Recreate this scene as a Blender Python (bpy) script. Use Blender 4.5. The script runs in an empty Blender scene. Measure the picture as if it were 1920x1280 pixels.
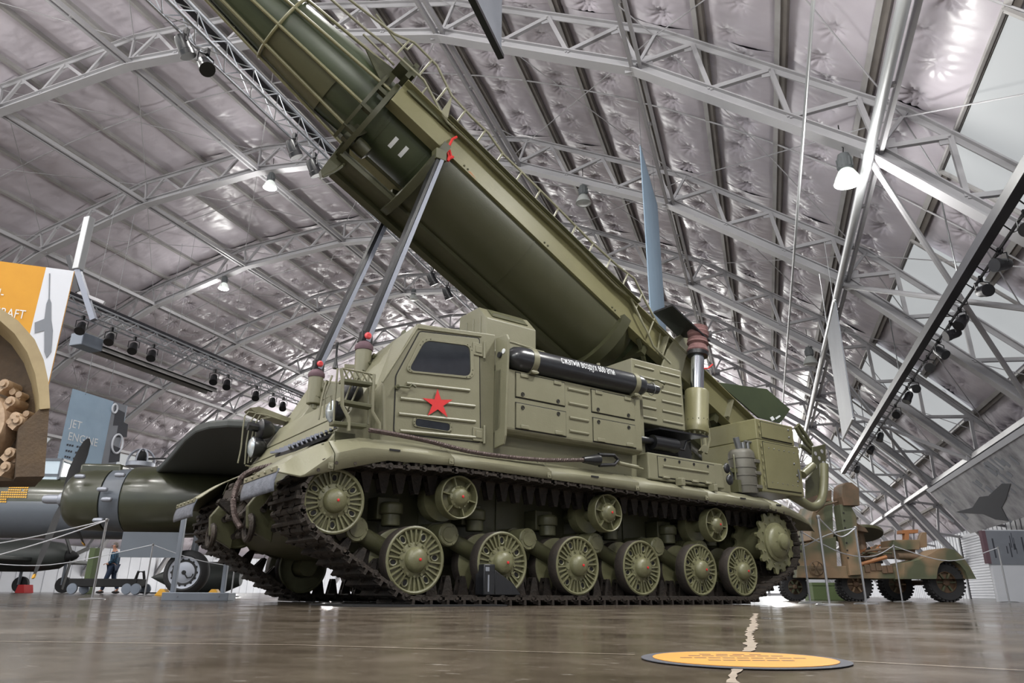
import bpy, bmesh, math, random
from mathutils import Vector, Matrix, noise
random.seed(7)
sc = bpy.context.scene
col = sc.collection
R_ = math.radians

# ---------------------------------------------------------------- camera
FPX, PITCH, ROLL, YAW = 1343.42, 0.3376, 0.0064, 0.9427      # fitted on the 1920x1280 frame
CV = Vector((-3.2977, -5.5331, 0.105))                        # camera in the launcher's own axes
HALL = 0.6152                                                 # hall axis seen in the launcher's axes
_F = Vector((math.cos(YAW)*math.cos(PITCH), math.sin(YAW)*math.cos(PITCH), math.sin(PITCH)))
_R = Vector((math.sin(YAW), -math.cos(YAW), 0.0)); _U = _R.cross(_F)
_c, _s = math.cos(ROLL), math.sin(ROLL)
_R, _U = _c*_R + _s*_U, -_s*_R + _c*_U
_HX = Vector((math.sin(HALL), -math.cos(HALL), 0)); _HY = Vector((math.cos(HALL), math.sin(HALL), 0))
def hall(v): return Vector((v.dot(_HX), v.dot(_HY), v.z))     # direction: launcher axes -> hall axes
CAM = Vector((0, 0, CV.z))
cd = bpy.data.cameras.new('camera'); cam = bpy.data.objects.new('camera', cd); col.objects.link(cam)
cd.sensor_width = 36; cd.lens = FPX/1920*36; cd.clip_end = 300; cd.clip_start = .02
r, u, f_ = hall(_R), hall(_U), hall(_F)
cam.matrix_world = Matrix(((r.x, u.x, -f_.x, 0), (r.y, u.y, -f_.y, 0), (r.z, u.z, -f_.z, CAM.z), (0, 0, 0, 1)))
sc.camera = cam
def vray(px, py): return _R*((px-960)/FPX) + _U*((640-py)/FPX) + _F
def V(px, py, Y):                                             # launcher axes, on the plane Y
    d = vray(px, py); return CV + d*((Y-CV.y)/d.y)
def VX(px, py, X):
    d = vray(px, py); return CV + d*((X-CV.x)/d.x)
def hD(px, py, D): d = hall(vray(px, py)); return CAM + d*(D/d.y)
def hX(px, py, X): d = hall(vray(px, py)); return CAM + d*(X/d.x)
def hZ(px, py, Z): d = hall(vray(px, py)); return CAM + d*((Z-CAM.z)/d.z)
def hQ(px, py, dep): return CAM + hall(vray(px, py))*dep      # at a depth along the lens axis

# ---------------------------------------------------------------- light and exposure
w = bpy.data.worlds.new('world'); sc.world = w; w.use_nodes = True
bg = w.node_tree.nodes['Background']; bg.inputs[0].default_value = (.86, .93, 1, 1); bg.inputs[1].default_value = 1.0
sc.view_settings.view_transform = 'Standard'; sc.view_settings.look = 'None'
sc.view_settings.exposure = 0.36; sc.view_settings.gamma = 1.0; sc.view_settings.use_curve_mapping = False
SKYLIGHT = 0.38      # radiance of the translucent roof lights
DOWN = 1.9          # downward beam of a high-bay lamp against its upward spill
LAMP_W = 400.0      # watts of one lit high-bay lamp

# ---------------------------------------------------------------- materials
def mat(name, c, rough=.5, metal=0., c2=None, scale=3., contrast=.5, bump=0., bscale=40., coat=0., emit=None, estr=0., trans=0., spec=.5, detail=5.):
    m = bpy.data.materials.new(name); m.use_nodes = True
    nt = m.node_tree; b = nt.nodes['Principled BSDF']
    def lin(k): return tuple(((x/255)/12.92 if x/255 <= .04045 else ((x/255+.055)/1.055)**2.4) for x in k)
    b.inputs['Base Color'].default_value = (*lin(c), 1)
    b.inputs['Roughness'].default_value = rough; b.inputs['Metallic'].default_value = metal
    b.inputs['Specular IOR Level'].default_value = spec
    if coat: b.inputs['Coat Weight'].default_value = coat; b.inputs['Coat Roughness'].default_value = .15
    if trans: b.inputs['Transmission Weight'].default_value = trans
    if emit: b.inputs['Emission Color'].default_value = (*lin(emit), 1); b.inputs['Emission Strength'].default_value = estr
    tc = nt.nodes.new('ShaderNodeTexCoord')
    if c2:
        n = nt.nodes.new('ShaderNodeTexNoise'); n.inputs['Scale'].default_value = scale; n.inputs['Detail'].default_value = detail; n.inputs['Roughness'].default_value = .62
        nt.links.new(tc.outputs['Object'], n.inputs['Vector'])
        rp = nt.nodes.new('ShaderNodeValToRGB'); rp.color_ramp.elements[0].position = .5-contrast/2; rp.color_ramp.elements[1].position = .5+contrast/2
        rp.color_ramp.elements[0].color = (*lin(c), 1); rp.color_ramp.elements[1].color = (*lin(c2), 1)
        nt.links.new(n.outputs['Fac'], rp.inputs['Fac']); nt.links.new(rp.outputs['Color'], b.inputs['Base Color'])
    if bump:
        n2 = nt.nodes.new('ShaderNodeTexNoise'); n2.inputs['Scale'].default_value = bscale; n2.inputs['Detail'].default_value = 4
        nt.links.new(tc.outputs['Object'], n2.inputs['Vector'])
        bp = nt.nodes.new('ShaderNodeBump'); bp.inputs['Strength'].default_value = bump; bp.inputs['Distance'].default_value = .02
        nt.links.new(n2.outputs['Fac'], bp.inputs['Height']); nt.links.new(bp.outputs['Normal'], b.inputs['Normal'])
    return m
M = {}
M['olive'] = mat('olive_paint', (122, 120, 99), .42, c2=(110, 108, 87), scale=2.2, contrast=.5, bump=.06, bscale=60)
M['olive_dark'] = mat('olive_paint_dark', (80, 80, 57), .45, c2=(70, 70, 48), scale=2., bump=.05, bscale=50)
M['olive_mid'] = mat('olive_paint_green', (116, 113, 82), .42, c2=(104, 101, 71), scale=2.2, bump=.06, bscale=60)
M['cradle'] = mat('cradle_green_shaded', (60, 60, 40), .45, c2=(52, 53, 34), scale=1.6, bump=.05, bscale=50)  # dark green, with the underside's shade put into the colour
M['door_glow'] = mat('translucent_door_sheet', (200, 204, 206), .6, emit=(236, 242, 246), estr=.7)
M['missile'] = mat('missile_green', (62, 70, 48), .38, c2=(50, 58, 40), scale=1.5, bump=.03, bscale=30)
M['wheel'] = mat('wheel_green', (112, 112, 84), .4, c2=(88, 86, 60), scale=6., bump=.1, bscale=90)
M['rubber_rim'] = mat('worn_rim', (58, 50, 44), .7, c2=(44, 40, 36), scale=8, bump=.2)
M['track'] = mat('track_steel', (42, 39, 37), .62, .5, c2=(66, 58, 51), scale=9., contrast=.4, bump=.35, bscale=60)
M['black'] = mat('black_paint', (24, 25, 28), .32, bump=.05, bscale=60)
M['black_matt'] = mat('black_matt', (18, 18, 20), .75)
M['cyl'] = mat('gas_cylinder_black', (26, 28, 32), .28, coat=.3, c2=(36, 38, 42), scale=5)
M['white_ink'] = mat('white_ink', (215, 218, 220), .6)
M['red'] = mat('red_paint', (200, 42, 42), .5, c2=(186, 36, 38), scale=12)
M['red_tag'] = mat('red_webbing', (190, 40, 36), .75)
M['pink_red'] = mat('red_pin_cap', (214, 80, 84), .5)
M['glass_dark'] = mat('dark_window', (30, 33, 38), .08, c2=(44, 48, 54), scale=3, spec=.6)
M['lens'] = mat('lamp_lens', (200, 210, 215), .12, metal=.6)
M['flap'] = mat('mud_flap_rubber', (112, 116, 126), .8, c2=(86, 90, 100), scale=9, contrast=.4, bump=.3)
M['cable'] = mat('rusty_cable', (92, 78, 74), .55, .4, c2=(66, 56, 54), scale=30)
M['strut'] = mat('strut_steel', (122, 126, 138), .45, .3)
M['chrome'] = mat('chrome_rod', (200, 205, 214), .14, 1.)
M['boot'] = mat('canvas_boot', (116, 84, 82), .85, c2=(96, 68, 68), scale=14, bump=.4, bscale=18)
M['boot_dark'] = mat('canvas_cap', (92, 70, 78), .8)
M['steel'] = mat('bare_steel', (120, 122, 124), .4, .7)
M['barrel'] = mat('filter_barrel', (92, 90, 82), .5, c2=(78, 76, 68), scale=5)
M['lead'] = mat('pipe_green', (100, 99, 74), .42)
M['truss_white'] = mat('truss_white_paint', (166, 165, 168), .5, c2=(152, 151, 155), scale=.7)
M['purlin'] = mat('purlin_paint', (164, 162, 162), .55, c2=(140, 137, 135), scale=1.2)
M['alu'] = mat('aluminium_truss', (190, 194, 200), .32, .8)
M['pipe'] = mat('galvanised_pipe', (172, 174, 176), .45, .6)
M['bar_black'] = mat('black_duct', (38, 38, 44), .5)
M['spot'] = mat('spotlight_black', (22, 22, 25), .35)
M['spot_lens'] = mat('spotlight_lens', (215, 220, 225), .2, metal=.3)
M['spot_lit'] = mat('spotlight_lit', (255, 250, 240), .3, emit=(255, 248, 236), estr=7.)
M['bay_body'] = mat('lamp_body_grey', (92, 96, 98), .5)
M['bay_lit'] = mat('lamp_lit', (255, 255, 250), .4, emit=(250, 255, 250), estr=9.)
M['bay_half'] = mat('lamp_reflector_lit', (235, 240, 236), .4, emit=(226, 236, 230), estr=.35)
M['bay_off'] = mat('lamp_reflector_off', (176, 180, 178), .3)
M['skylight'] = mat('skylight_sheet', (96, 97, 98), .7, emit=(236, 240, 242), estr=SKYLIGHT)
M['wall'] = mat('white_siding', (196, 198, 204), .55, c2=(180, 183, 190), scale=.6)
M['chain'] = mat('chain_steel', (150, 150, 152), .35, .8)
M['rope'] = mat('barrier_rope', (176, 178, 184), .6)
M['tyre'] = mat('tyre_rubber', (36, 36, 38), .75, bump=.15)
M['alloy'] = mat('alloy_wheel', (150, 154, 164), .45, .4)
M['plane_green'] = mat('aircraft_olive', (60, 62, 44), .28, c2=(52, 54, 40), scale=1.4, coat=.3)
M['plane_grey'] = mat('aircraft_grey', (92, 98, 106), .3, coat=.2)
M['plane_dark'] = mat('aircraft_dark', (52, 56, 54), .5)
M['blade'] = mat('propeller_black', (20, 20, 22), .65)
M['yellow'] = mat('yellow_paint', (222, 170, 56), .5, c2=(208, 152, 44), scale=8)
M['disc'] = mat('disc_orange_vinyl', (186, 130, 50), .5, c2=(170, 116, 42), scale=9)
M['orange_b'] = mat('orange_banner', (208, 150, 44), .7, c2=(198, 140, 40), scale=3)
M['blue_b'] = mat('blue_banner', (146, 168, 188), .6, c2=(134, 157, 178), scale=2)
M['grey_b'] = mat('grey_banner', (96, 100, 108), .55, c2=(122, 126, 134), scale=.8)
M['white_b'] = mat('white_banner', (205, 208, 216), .6)
M['ink_dark'] = mat('dark_print', (52, 54, 62), .7)
M['ink_grey'] = mat('grey_print', (120, 124, 132), .7)
M['tan'] = mat('tan_paint', (168, 150, 112), .55, c2=(146, 128, 94), scale=5)
M['tan_track'] = mat('tan_track', (192, 167, 140), .6, c2=(164, 138, 112), scale=12, bump=.3)
M['rust'] = mat('rusty_dark_plate', (62, 50, 40), .8, c2=(92, 74, 52), scale=4, bump=.3)
M['camo'] = mat('camouflage_paint', (128, 106, 82), .65, c2=(76, 80, 60), scale=1.3, contrast=.12, detail=2)
M['camo2'] = mat('camouflage_brown', (106, 82, 64), .7, c2=(76, 66, 50), scale=3, contrast=.3)
M['skin'] = mat('skin', (190, 140, 116), .55)
M['hair'] = mat('grey_hair', (120, 112, 106), .8)
M['plaid'] = mat('plaid_shirt', (50, 92, 120), .8, c2=(26, 40, 58), scale=26, contrast=.2)
M['jeans'] = mat('denim', (40, 54, 78), .85)
M['shoe'] = mat('shoe', (40, 36, 34), .6)
M['sign_grey'] = mat('sign_stand_grey', (120, 128, 140), .45, .2)
M['orange_part'] = mat('orange_handle', (150, 100, 62), .6)
M['olive_box'] = mat('green_crate', (96, 112, 74), .6)

# ---------------------------------------------------------------- mesh helpers
class MB:
    def __init__(s): s.v = []; s.f = []
    def add(s, vs, fs):
        o = len(s.v); s.v += [tuple(x) for x in vs]; s.f += [tuple(o+i for i in f) for f in fs]; return s
    def box(s, x0, x1, y0, y1, z0, z1):
        return s.add([(x0,y0,z0),(x1,y0,z0),(x1,y1,z0),(x0,y1,z0),(x0,y0,z1),(x1,y0,z1),(x1,y1,z1),(x0,y1,z1)],
                     [(0,3,2,1),(4,5,6,7),(0,1,5,4),(1,2,6,5),(2,3,7,6),(3,0,4,7)])
    def hexa(s, a, b):                       # two quads, same winding
        vs = list(a)+list(b)
        return s.add(vs, [(3,2,1,0),(4,5,6,7),(0,1,5,4),(1,2,6,5),(2,3,7,6),(3,0,4,7)])
    def bar(s, p, q, w, h, up=(0,0,1)):
        p, q = Vector(p), Vector(q); d = (q-p).normalized(); up = Vector(up)
        if abs(d.dot(up)) > .98: up = Vector((1,0,0)) if abs(d.x) < .9 else Vector((0,1,0))
        a = d.cross(up).normalized()*(w/2); b = a.cross(d).normalized()*(h/2)
        return s.hexa([p-a-b, p+a-b, p+a+b, p-a+b], [q-a-b, q+a-b, q+a+b, q-a+b])
    def ring(s, c, ax, r, n, ref=None):
        ax = Vector(ax).normalized(); ref = ref or (Vector((0,0,1)) if abs(ax.z) < .9 else Vector((1,0,0)))
        a = ax.cross(ref).normalized(); b = ax.cross(a)
        return [Vector(c)+a*(r*math.cos(2*math.pi*i/n))+b*(r*math.sin(2*math.pi*i/n)) for i in range(n)]
    def cyl(s, p, q, r0, r1=None, n=16, cap=True):
        p, q = Vector(p), Vector(q); r1 = r0 if r1 is None else r1
        vs = s.ring(p, q-p, r0, n)+s.ring(q, q-p, r1, n)
        fs = [(i, (i+1) % n, n+(i+1) % n, n+i) for i in range(n)]
        if cap: fs += [tuple(range(n-1, -1, -1)), tuple(range(n, 2*n))]
        return s.add(vs, fs)
    def lathe(s, prof, o, ax, n=24, cap=True):           # prof: (radius, distance along axis)
        o = Vector(o); ax = Vector(ax).normalized(); vs = []; fs = []
        for r, h in prof: vs += s.ring(o+ax*h, ax, max(r, 1e-4), n)
        m = len(prof)
        for k in range(m-1):
            for i in range(n):
                j = (i+1) % n; fs.append((k*n+i, k*n+j, (k+1)*n+j, (k+1)*n+i))
        if cap: fs += [tuple(range(n-1, -1, -1)), tuple(range((m-1)*n, m*n))]
        return s.add(vs, fs)
    def tube(s, pts, r, n=8, closed=False):
        pts = [Vector(p) for p in pts]; m = len(pts); vs = []; fs = []; ref = None
        for k in range(m):
            a = pts[k-1] if (k or closed) else pts[k]; b = pts[(k+1) % m] if (k < m-1 or closed) else pts[k]
            d = (b-a).normalized()
            if ref is None: ref = Vector((0,0,1)) if abs(d.z) < .9 else Vector((1,0,0))
            x = d.cross(ref).normalized(); y = x.cross(d).normalized(); ref = y
            vs += [pts[k]+x*(r*math.cos(2*math.pi*i/n))+y*(r*math.sin(2*math.pi*i/n)) for i in range(n)]
        for k in range(m if closed else m-1):
            l = (k+1) % m
            for i in range(n):
                j = (i+1) % n; fs.append((k*n+i, k*n+j, l*n+j, l*n+i))
        if not closed: fs += [tuple(range(n-1, -1, -1)), tuple(range((m-1)*n, m*n))]
        return s.add(vs, fs)
    def prism(s, poly, a, b, f=lambda u, v, t: (u, t, v)):   # polygon (u,v) swept from t=a to t=b
        n = len(poly); vs = [f(u, v, a) for u, v in poly]+[f(u, v, b) for u, v in poly]
        return s.add(vs, [tuple(range(n)), tuple(range(2*n-1, n-1, -1))]+[(i, n+i, n+(i+1) % n, (i+1) % n) for i in range(n)])
    def slab(s, pts, th):                    # a flat polygon given in 3D, thickened by the vector th
        pts = [Vector(p) for p in pts]; th = Vector(th); n = len(pts)
        return s.add(pts+[p+th for p in pts], [tuple(range(n)), tuple(range(2*n-1, n-1, -1))]+[(i, n+i, n+(i+1) % n, (i+1) % n) for i in range(n)])
    def grid(s, P):                          # rows of points
        nr, nc = len(P), len(P[0]); vs = [p for row in P for p in row]
        return s.add(vs, [(i*nc+j, i*nc+j+1, (i+1)*nc+j+1, (i+1)*nc+j) for i in range(nr-1) for j in range(nc-1)])
    def ball(s, c, r, n=12, m=8, sc_=(1,1,1), z0=-90, z1=90):
        prof = [(r*math.cos(R_(z0+(z1-z0)*k/m)), r*math.sin(R_(z0+(z1-z0)*k/m))) for k in range(m+1)]
        o = len(s.v); s.lathe(prof, (0,0,0), (0,0,1), n)
        for i in range(o, len(s.v)):
            x, y, z = s.v[i]; s.v[i] = (c[0]+x*sc_[0], c[1]+y*sc_[1], c[2]+z*sc_[2])
        return s
    def mesh(s, name, smooth=38):
        me = bpy.data.meshes.new(name); me.from_pydata(s.v, [], s.f); me.validate()
        bm = bmesh.new(); bm.from_mesh(me); bmesh.ops.recalc_face_normals(bm, faces=bm.faces); bm.to_mesh(me); bm.free()
        if smooth:
            me.polygons.foreach_set('use_smooth', [True]*len(me.polygons)); me.set_sharp_from_angle(angle=R_(smooth))
        return me
    def build(s, name, m, parent=None, smooth=38, bevel=0., label=None):
        me = s.mesh(name, smooth); return obj(name, me, m, parent, bevel, label)
def obj(name, me, m=None, parent=None, bevel=0., label=None):
    o = bpy.data.objects.new(name, me); col.objects.link(o)
    if m is not None and not me.materials: me.materials.append(M[m] if isinstance(m, str) else m)
    if parent is not None: o.parent = parent
    if bevel:
        b = o.modifiers.new('bevel', 'BEVEL'); b.width = bevel; b.segments = 2; b.limit_method = 'ANGLE'; b.angle_limit = R_(40)
    if label: o['label'] = label
    return o
def tag(o, label, cat, group=None):
    o['label'] = label; o['category'] = cat
    if group: o['group'] = group
    return o
def thing(name, label, cat, loc=(0,0,0), rz=0., group=None):
    o = bpy.data.objects.new(name, None); col.objects.link(o); o.location = loc; o.rotation_euler = (0,0,rz); o.empty_display_size = .1
    return tag(o, label, cat, group)
def struct(o): o['kind'] = 'structure'; return o
def stuff(o): o['kind'] = 'stuff'; return o
def dup(root, parent=None):
    c = root.copy(); col.objects.link(c)
    if parent is not None: c.parent = parent
    for ch in root.children: dup(ch, c)
    return c
def put(me, name, m, parent, loc, rot=None, bevel=0.):
    o = obj(name, me, m, parent, bevel); o.location = loc
    if rot is not None: o.rotation_euler = rot
    return o

M['picture'] = mat('jet_picture_print', (176, 176, 180), .6, c2=(92, 92, 98), scale=1.1, contrast=.35)
M['purlin_shade_strip'] = mat('purlin_shade_brown', (112, 106, 101), .7, c2=(96, 91, 87), scale=2)  # brown that also carries the shadow beside the purlins
# ================================================================ THE HALL
HX0, HZ0, RT, RB, D1, BAY = -16.5, -14.6, 30.5, 29.35, 12.77, 6.0
A0, STEP = 0.2, 10.1; PST = STEP/3
def arc(a, r, D): a = R_(a); return Vector((HX0+r*math.sin(a), D, HZ0+r*math.cos(a)))
K0, K1 = -5, 16                                  # arches run from behind the camera to the far end wall
DS = [D1+BAY*k for k in range(K0, K1+1)]
DEND, DBACK = DS[-1], DS[0]
SPL = [A0+STEP*k for k in range(-6, 7)]         # splice angles of the arches
SPL = [a for a in SPL if -56.5 < a < 56.5]
PUR = [A0+PST*(j+.5) for j in range(-17, 17)]   # purlins
PUR = [a for a in PUR if -56.5 < a < 56.5]

def floor_mat():
    m = bpy.data.materials.new('polished_concrete'); m.use_nodes = True; nt = m.node_tree; b = nt.nodes['Principled BSDF']
    N = nt.nodes.new; L = nt.links.new; tc = N('ShaderNodeTexCoord')
    def noi(s, d, sc3=(1,1,1)):
        mp = N('ShaderNodeMapping'); mp.inputs['Scale'].default_value = sc3; L(tc.outputs['Object'], mp.inputs['Vector'])
        n = N('ShaderNodeTexNoise'); n.inputs['Scale'].default_value = s; n.inputs['Detail'].default_value = d; n.inputs['Roughness'].default_value = .65; L(mp.outputs[0], n.inputs['Vector']); return n
    def ramp(n, *st):
        r = N('ShaderNodeValToRGB'); e = r.color_ramp.elements
        while len(e) < len(st): e.new(.5)
        for x, (p, c) in zip(e, st): x.position = p; x.color = (*c, 1)
        L(n.outputs['Fac'], r.inputs['Fac']); return r
    n1 = noi(.55, 8); r1 = ramp(n1, (.3, (.07, .054, .04)), (.5, (.105, .085, .065)), (.72, (.17, .15, .128)))
    n2 = noi(7, 8); r2 = ramp(n2, (.35, (.55, .52, .48)), (.7, (1, 1, 1)))
    mx = N('ShaderNodeMixRGB'); mx.blend_type = 'MULTIPLY'; mx.inputs[0].default_value = .8; L(r1.outputs[0], mx.inputs[1]); L(r2.outputs[0], mx.inputs[2])
    n3 = noi(17, 7, (1, 2.2, 1)); r3 = ramp(n3, (.62, (0, 0, 0)), (.7, (1, 1, 1)))
    mx2 = N('ShaderNodeMixRGB'); mx2.inputs[2].default_value = (.36, .33, .3, 1); L(r3.outputs[0], mx2.inputs[0]); L(mx.outputs[0], mx2.inputs[1])
    L(mx2.outputs[0], b.inputs['Base Color'])
    n4 = noi(2.2, 7); r4 = ramp(n4, (.3, (.07,)*3), (.7, (.27,)*3)); L(r4.outputs[0], b.inputs['Roughness'])
    bp = N('ShaderNodeBump'); bp.inputs['Strength'].default_value = .1; bp.inputs['Distance'].default_value = .008
    n5 = noi(5, 4); L(n5.outputs['Fac'], bp.inputs['Height']); L(bp.outputs[0], b.inputs['Normal'])
    b.inputs['Specular IOR Level'].default_value = .6
    return m
M['floor'] = floor_mat()
M['joint'] = mat('joint_filler', (142, 130, 116), .6, c2=(98, 88, 76), scale=22)
fl = struct(MB().box(-46, 14, DBACK-14, DEND+2, -.3, 0).build('floor', 'floor', smooth=0))
# saw-cut joints with pale filler and the patched crack under the yellow disc
def strip(name, pts, w_, mt, z=.0015):
    P = []
    for i, p in enumerate(pts):
        a = Vector(pts[max(i-1, 0)]); b = Vector(pts[min(i+1, len(pts)-1)]); d = (b-a).normalized(); n = Vector((-d.y, d.x, 0))
        ww = w_*(1 if len(pts) < 4 else .45+.8*random.random()); P.append([Vector((p[0], p[1], z))+n*ww/2, Vector((p[0], p[1], z))-n*ww/2])
    return MB().grid(P).build(name, mt, fl, smooth=0)
g = [hZ(0, 1203, 0), hZ(560, 1210, 0), hZ(1190, 1228, 0)]; strip('floor_joint', [(p.x, p.y) for p in g], .006, 'joint')
g = [hZ(1590, 1240, 0), hZ(1920, 1258, 0)]; strip('floor_joint', [(p.x, p.y) for p in g], .006, 'joint')
g = [hZ(1180, 1150, 0), hZ(1920, 1166, 0)]; strip('floor_joint', [(p.x, p.y) for p in g], .012, 'joint')
a, b = hZ(1417, 1150, 0), hZ(1400, 1222, 0)
pts = [a.lerp(b, t/70) + Vector((random.uniform(-.005, .005)+.004*math.sin(t*.21), 0, 0)) for t in range(71)]; strip('crack_patch', [(p.x, p.y) for p in pts], .03, 'joint')
a, b = hZ(1385, 1250, 0), hZ(1372, 1282, 0)
pts = [a.lerp(b, t/8) + Vector((random.uniform(-.003, .003), 0, 0)) for t in range(9)]; strip('crack_patch', [(p.x, p.y) for p in pts], .014, 'joint')

# ---- roof: outer skin, quilted insulation, purlins, arches
NSEG = 34
prof = [arc(-56.1+112.2*i/NSEG, RT+.32, 0) for i in range(NSEG+1)]
cl = MB().grid([[Vector((p.x, D, p.z)) for p in prof] for D in (DBACK-1, DEND)])
cl.grid([[Vector((p.x, D, p.z+.12)) for p in prof] for D in (DBACK-1, DEND)])
ceiling = struct(cl.build('ceiling', 'wall', smooth=60))

def vinyl(name, c, c2):
    m = mat(name, c, .33, c2=c2, scale=.9, contrast=.6, bump=.12, bscale=9.); m.node_tree.nodes['Principled BSDF'].inputs['Specular IOR Level'].default_value = .55
    return m
M['vinyl'] = vinyl('vinyl_insulation', (200, 194, 202), (182, 175, 184))
PW = 2*(RT+.2)*math.sin(R_(PST/2))
def panel_mesh(seed, tuft, sag, wr):
    rnd = random.Random(seed); nx, ny = 44, 176; P = []
    tufts = [(rnd.uniform(-.22, .22), .38+.75*k+rnd.uniform(-.14, .14), rnd.uniform(0, 6.28), rnd.randint(9, 15), rnd.uniform(.6, 1.3)) for k in range(8)]
    for i in range(ny+1):
        row = []; y = BAY*i/ny
        for j in range(nx+1):
            x = PW*(j/nx-.5); e = 1-(2*x/PW)**2
            z = sag*e*(1+.25*math.sin(y*2.1+seed)) + .035*e*noise.noise(Vector((x*1.6, y*1.3, seed*3.1))) + .012*e*noise.noise(Vector((x*2.2, y*7, seed*7.7)))
            for tx, ty, ph, n, am in tufts:
                dx, dy = x-tx, y-ty; r2 = dx*dx+dy*dy
                if r2 < .7:
                    r = math.sqrt(r2); th = math.atan2(dy, dx); fall = math.exp(-(r/.26)**2)
                    z -= tuft*am*math.exp(-(r/.17)**2)
                    rid = abs(math.sin(.5*(n*th+ph+1.1*math.sin(2*th+ph))))**.7
                    z -= wr*am*(1-rid)*fall*min(1, r/.06)*e*1.6
            row.append(Vector((x, y, z)))
        P.append(row)
    return MB().grid(P).mesh('insulation_panel', 180)
pm_t = [panel_mesh(s, .09, .1, .065) for s in (1, 2, 3, 4)]
pm_s = [panel_mesh(s, .02, .06, .008) for s in (11, 12, 13)]
rest = MB(); NEAR = range(-2, 6)
for k in range(K0, K1):
    D = D1+BAY*k
    for i in range(len(PUR)-1):
        am = (PUR[i]+PUR[i+1])/2; c = arc(am, (RT+.2)*math.cos(R_(PST/2)), D)
        if k in NEAR and len(PUR) > i:
            far_left = am < 8 and k < 2
            me = (pm_s[(i*5+k*7) % 3] if far_left else pm_t[(i*5+k*3) % 4])
            put(me, 'insulation_panel', 'vinyl', ceiling, c, (0, R_(am)+math.pi, 0))
        else:
            q = [arc(x, RT+.2, d) for x, d in ((PUR[i], D), (PUR[i+1], D), (PUR[i+1], D+BAY), (PUR[i], D+BAY))]
            m0 = [arc(am, RT+.08, D), arc(am, RT+.08, D+BAY)]
            rest.add([q[0], m0[0], m0[1], q[3], q[1], q[2]], [(0,1,2,3), (1,4,5,2)])
stuff(rest.build('insulation_panel', 'vinyl', ceiling, smooth=30))
# purlins
for a in PUR:
    o_, t = arc(a, RT+.11, 0), Vector((math.cos(R_(a)), 0, -math.sin(R_(a)))); n = Vector((math.sin(R_(a)), 0, math.cos(R_(a))))
    mb = MB(); d0, d1 = Vector((0, DBACK, 0)), Vector((0, DEND, 0)); p = Vector((o_.x, 0, o_.z))
    mb.bar(p-n*.1+d0, p-n*.1+d1, .02, .11, up=t); mb.bar(p+d0, p+d1, .2, .02, up=t)
    mb.bar(p+n*.1+t*.03+d0, p+n*.1+t*.03+d1, .02, .11, up=t)
    pu = mb.build('purlin', 'purlin', ceiling, smooth=0)
    if a < 6: continue
    wb_ = MB(); wb_.bar(p+t*.1-n*.03+d0, p+t*.1-n*.03+d1, .1, .14, up=t); wb_.build('purlin_shade_strip', 'purlin_shade_strip', pu, smooth=0)  # added strip standing in for the dark shadow and gap beside the purlin
# arches
UB = MB().box(-.5, .5, -.5, .5, 0, 1).mesh('web_member', 0); UB.materials.append(M['truss_white'])
def ubar(name, p, q, w_, h_, parent, up=(0,1,0)):
    p, q = Vector(p), Vector(q); d = q-p; z = d.normalized(); y = Vector(up)
    x = y.cross(z).normalized(); y = z.cross(x)
    o = obj(name, UB, None, parent); m = Matrix(((x.x*w_, y.x*h_, d.x, p.x), (x.y*w_, y.y*h_, d.y, p.y), (x.z*w_, y.z*h_, d.z, p.z), (0,0,0,1))); o.matrix_basis = m
    return o
def arch(k):
    D = D1+BAY*k; ch = MB(); tops = [arc(a, RT-.04, D) for a in [-57]+SPL+[57]]
    TA = sorted([-56.8]+SPL+PUR+[56.8]); TA = [a for a in TA]
    nodes = [-60.]+SPL+[60.]
    def P(r, a):                              # straight between the splices, kinked at them
        for u, v in zip(nodes, nodes[1:]):
            if u-1e-6 <= a <= v+1e-6:
                t = (a-u)/(v-u); return arc(u, r, D).lerp(arc(v, r, D), t)
        return arc(a, r, D)
    for u, v in zip(nodes, nodes[1:]):
        ch.bar(P(RT-.05, max(u, -56.5)), P(RT-.05, min(v, 56.5)), .2, .03, up=(0,0,1)); ch.bar(P(RT-.11, max(u, -56.5)), P(RT-.11, min(v, 56.5)), .03, .12)
        ch.bar(P(RB, u), P(RB, v), .3, .03); ch.bar(P(RB+.12, u), P(RB+.12, v), .03, .22); ch.bar(P(RB+.22, u), P(RB+.22, v), .22, .025)
    t = ch.build('arch_truss', 'truss_white', ceiling, smooth=0)
    web = []
    for u in SPL:
        web.append((P(RB+.2, u), P(RT-.1, u), .07))
    for u in [SPL[0]-STEP]+SPL:
        for i in range(3):
            b0, tp, b1 = u+PST*i, u+PST*(i+.5), u+PST*(i+1)
            if not -56.5 < tp < 56.5: continue
            if b0 > -58: web.append((P(RB+.2, b0), P(RT-.12, tp), .09))
            if b1 < 58: web.append((P(RT-.12, tp), P(RB+.2, b1), .09))
    gus = MB()
    for u in SPL:
        p = P(RB+.2, u); gus.bar(p-Vector((.3, 0, 0)), p+Vector((.3, 0, 0)), .025, .34)
    for a in PUR:
        p = P(RT-.2, a); gus.bar(p-Vector((.13, 0, 0)), p+Vector((.13, 0, 0)), .02, .16)
    gus.build('gusset_plate', 'truss_white', t, smooth=0)
    if 0 <= k <= 3:
        for p, q, w_ in web: ubar('web_member', p, q, w_, w_, t)
    else:
        mb = MB()
        for p, q, w_ in web: mb.bar(p, q, w_, w_)
        stuff(mb.build('web_member', 'truss_white', t, smooth=0))
for k in range(K0, K1+1): arch(k)
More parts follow.
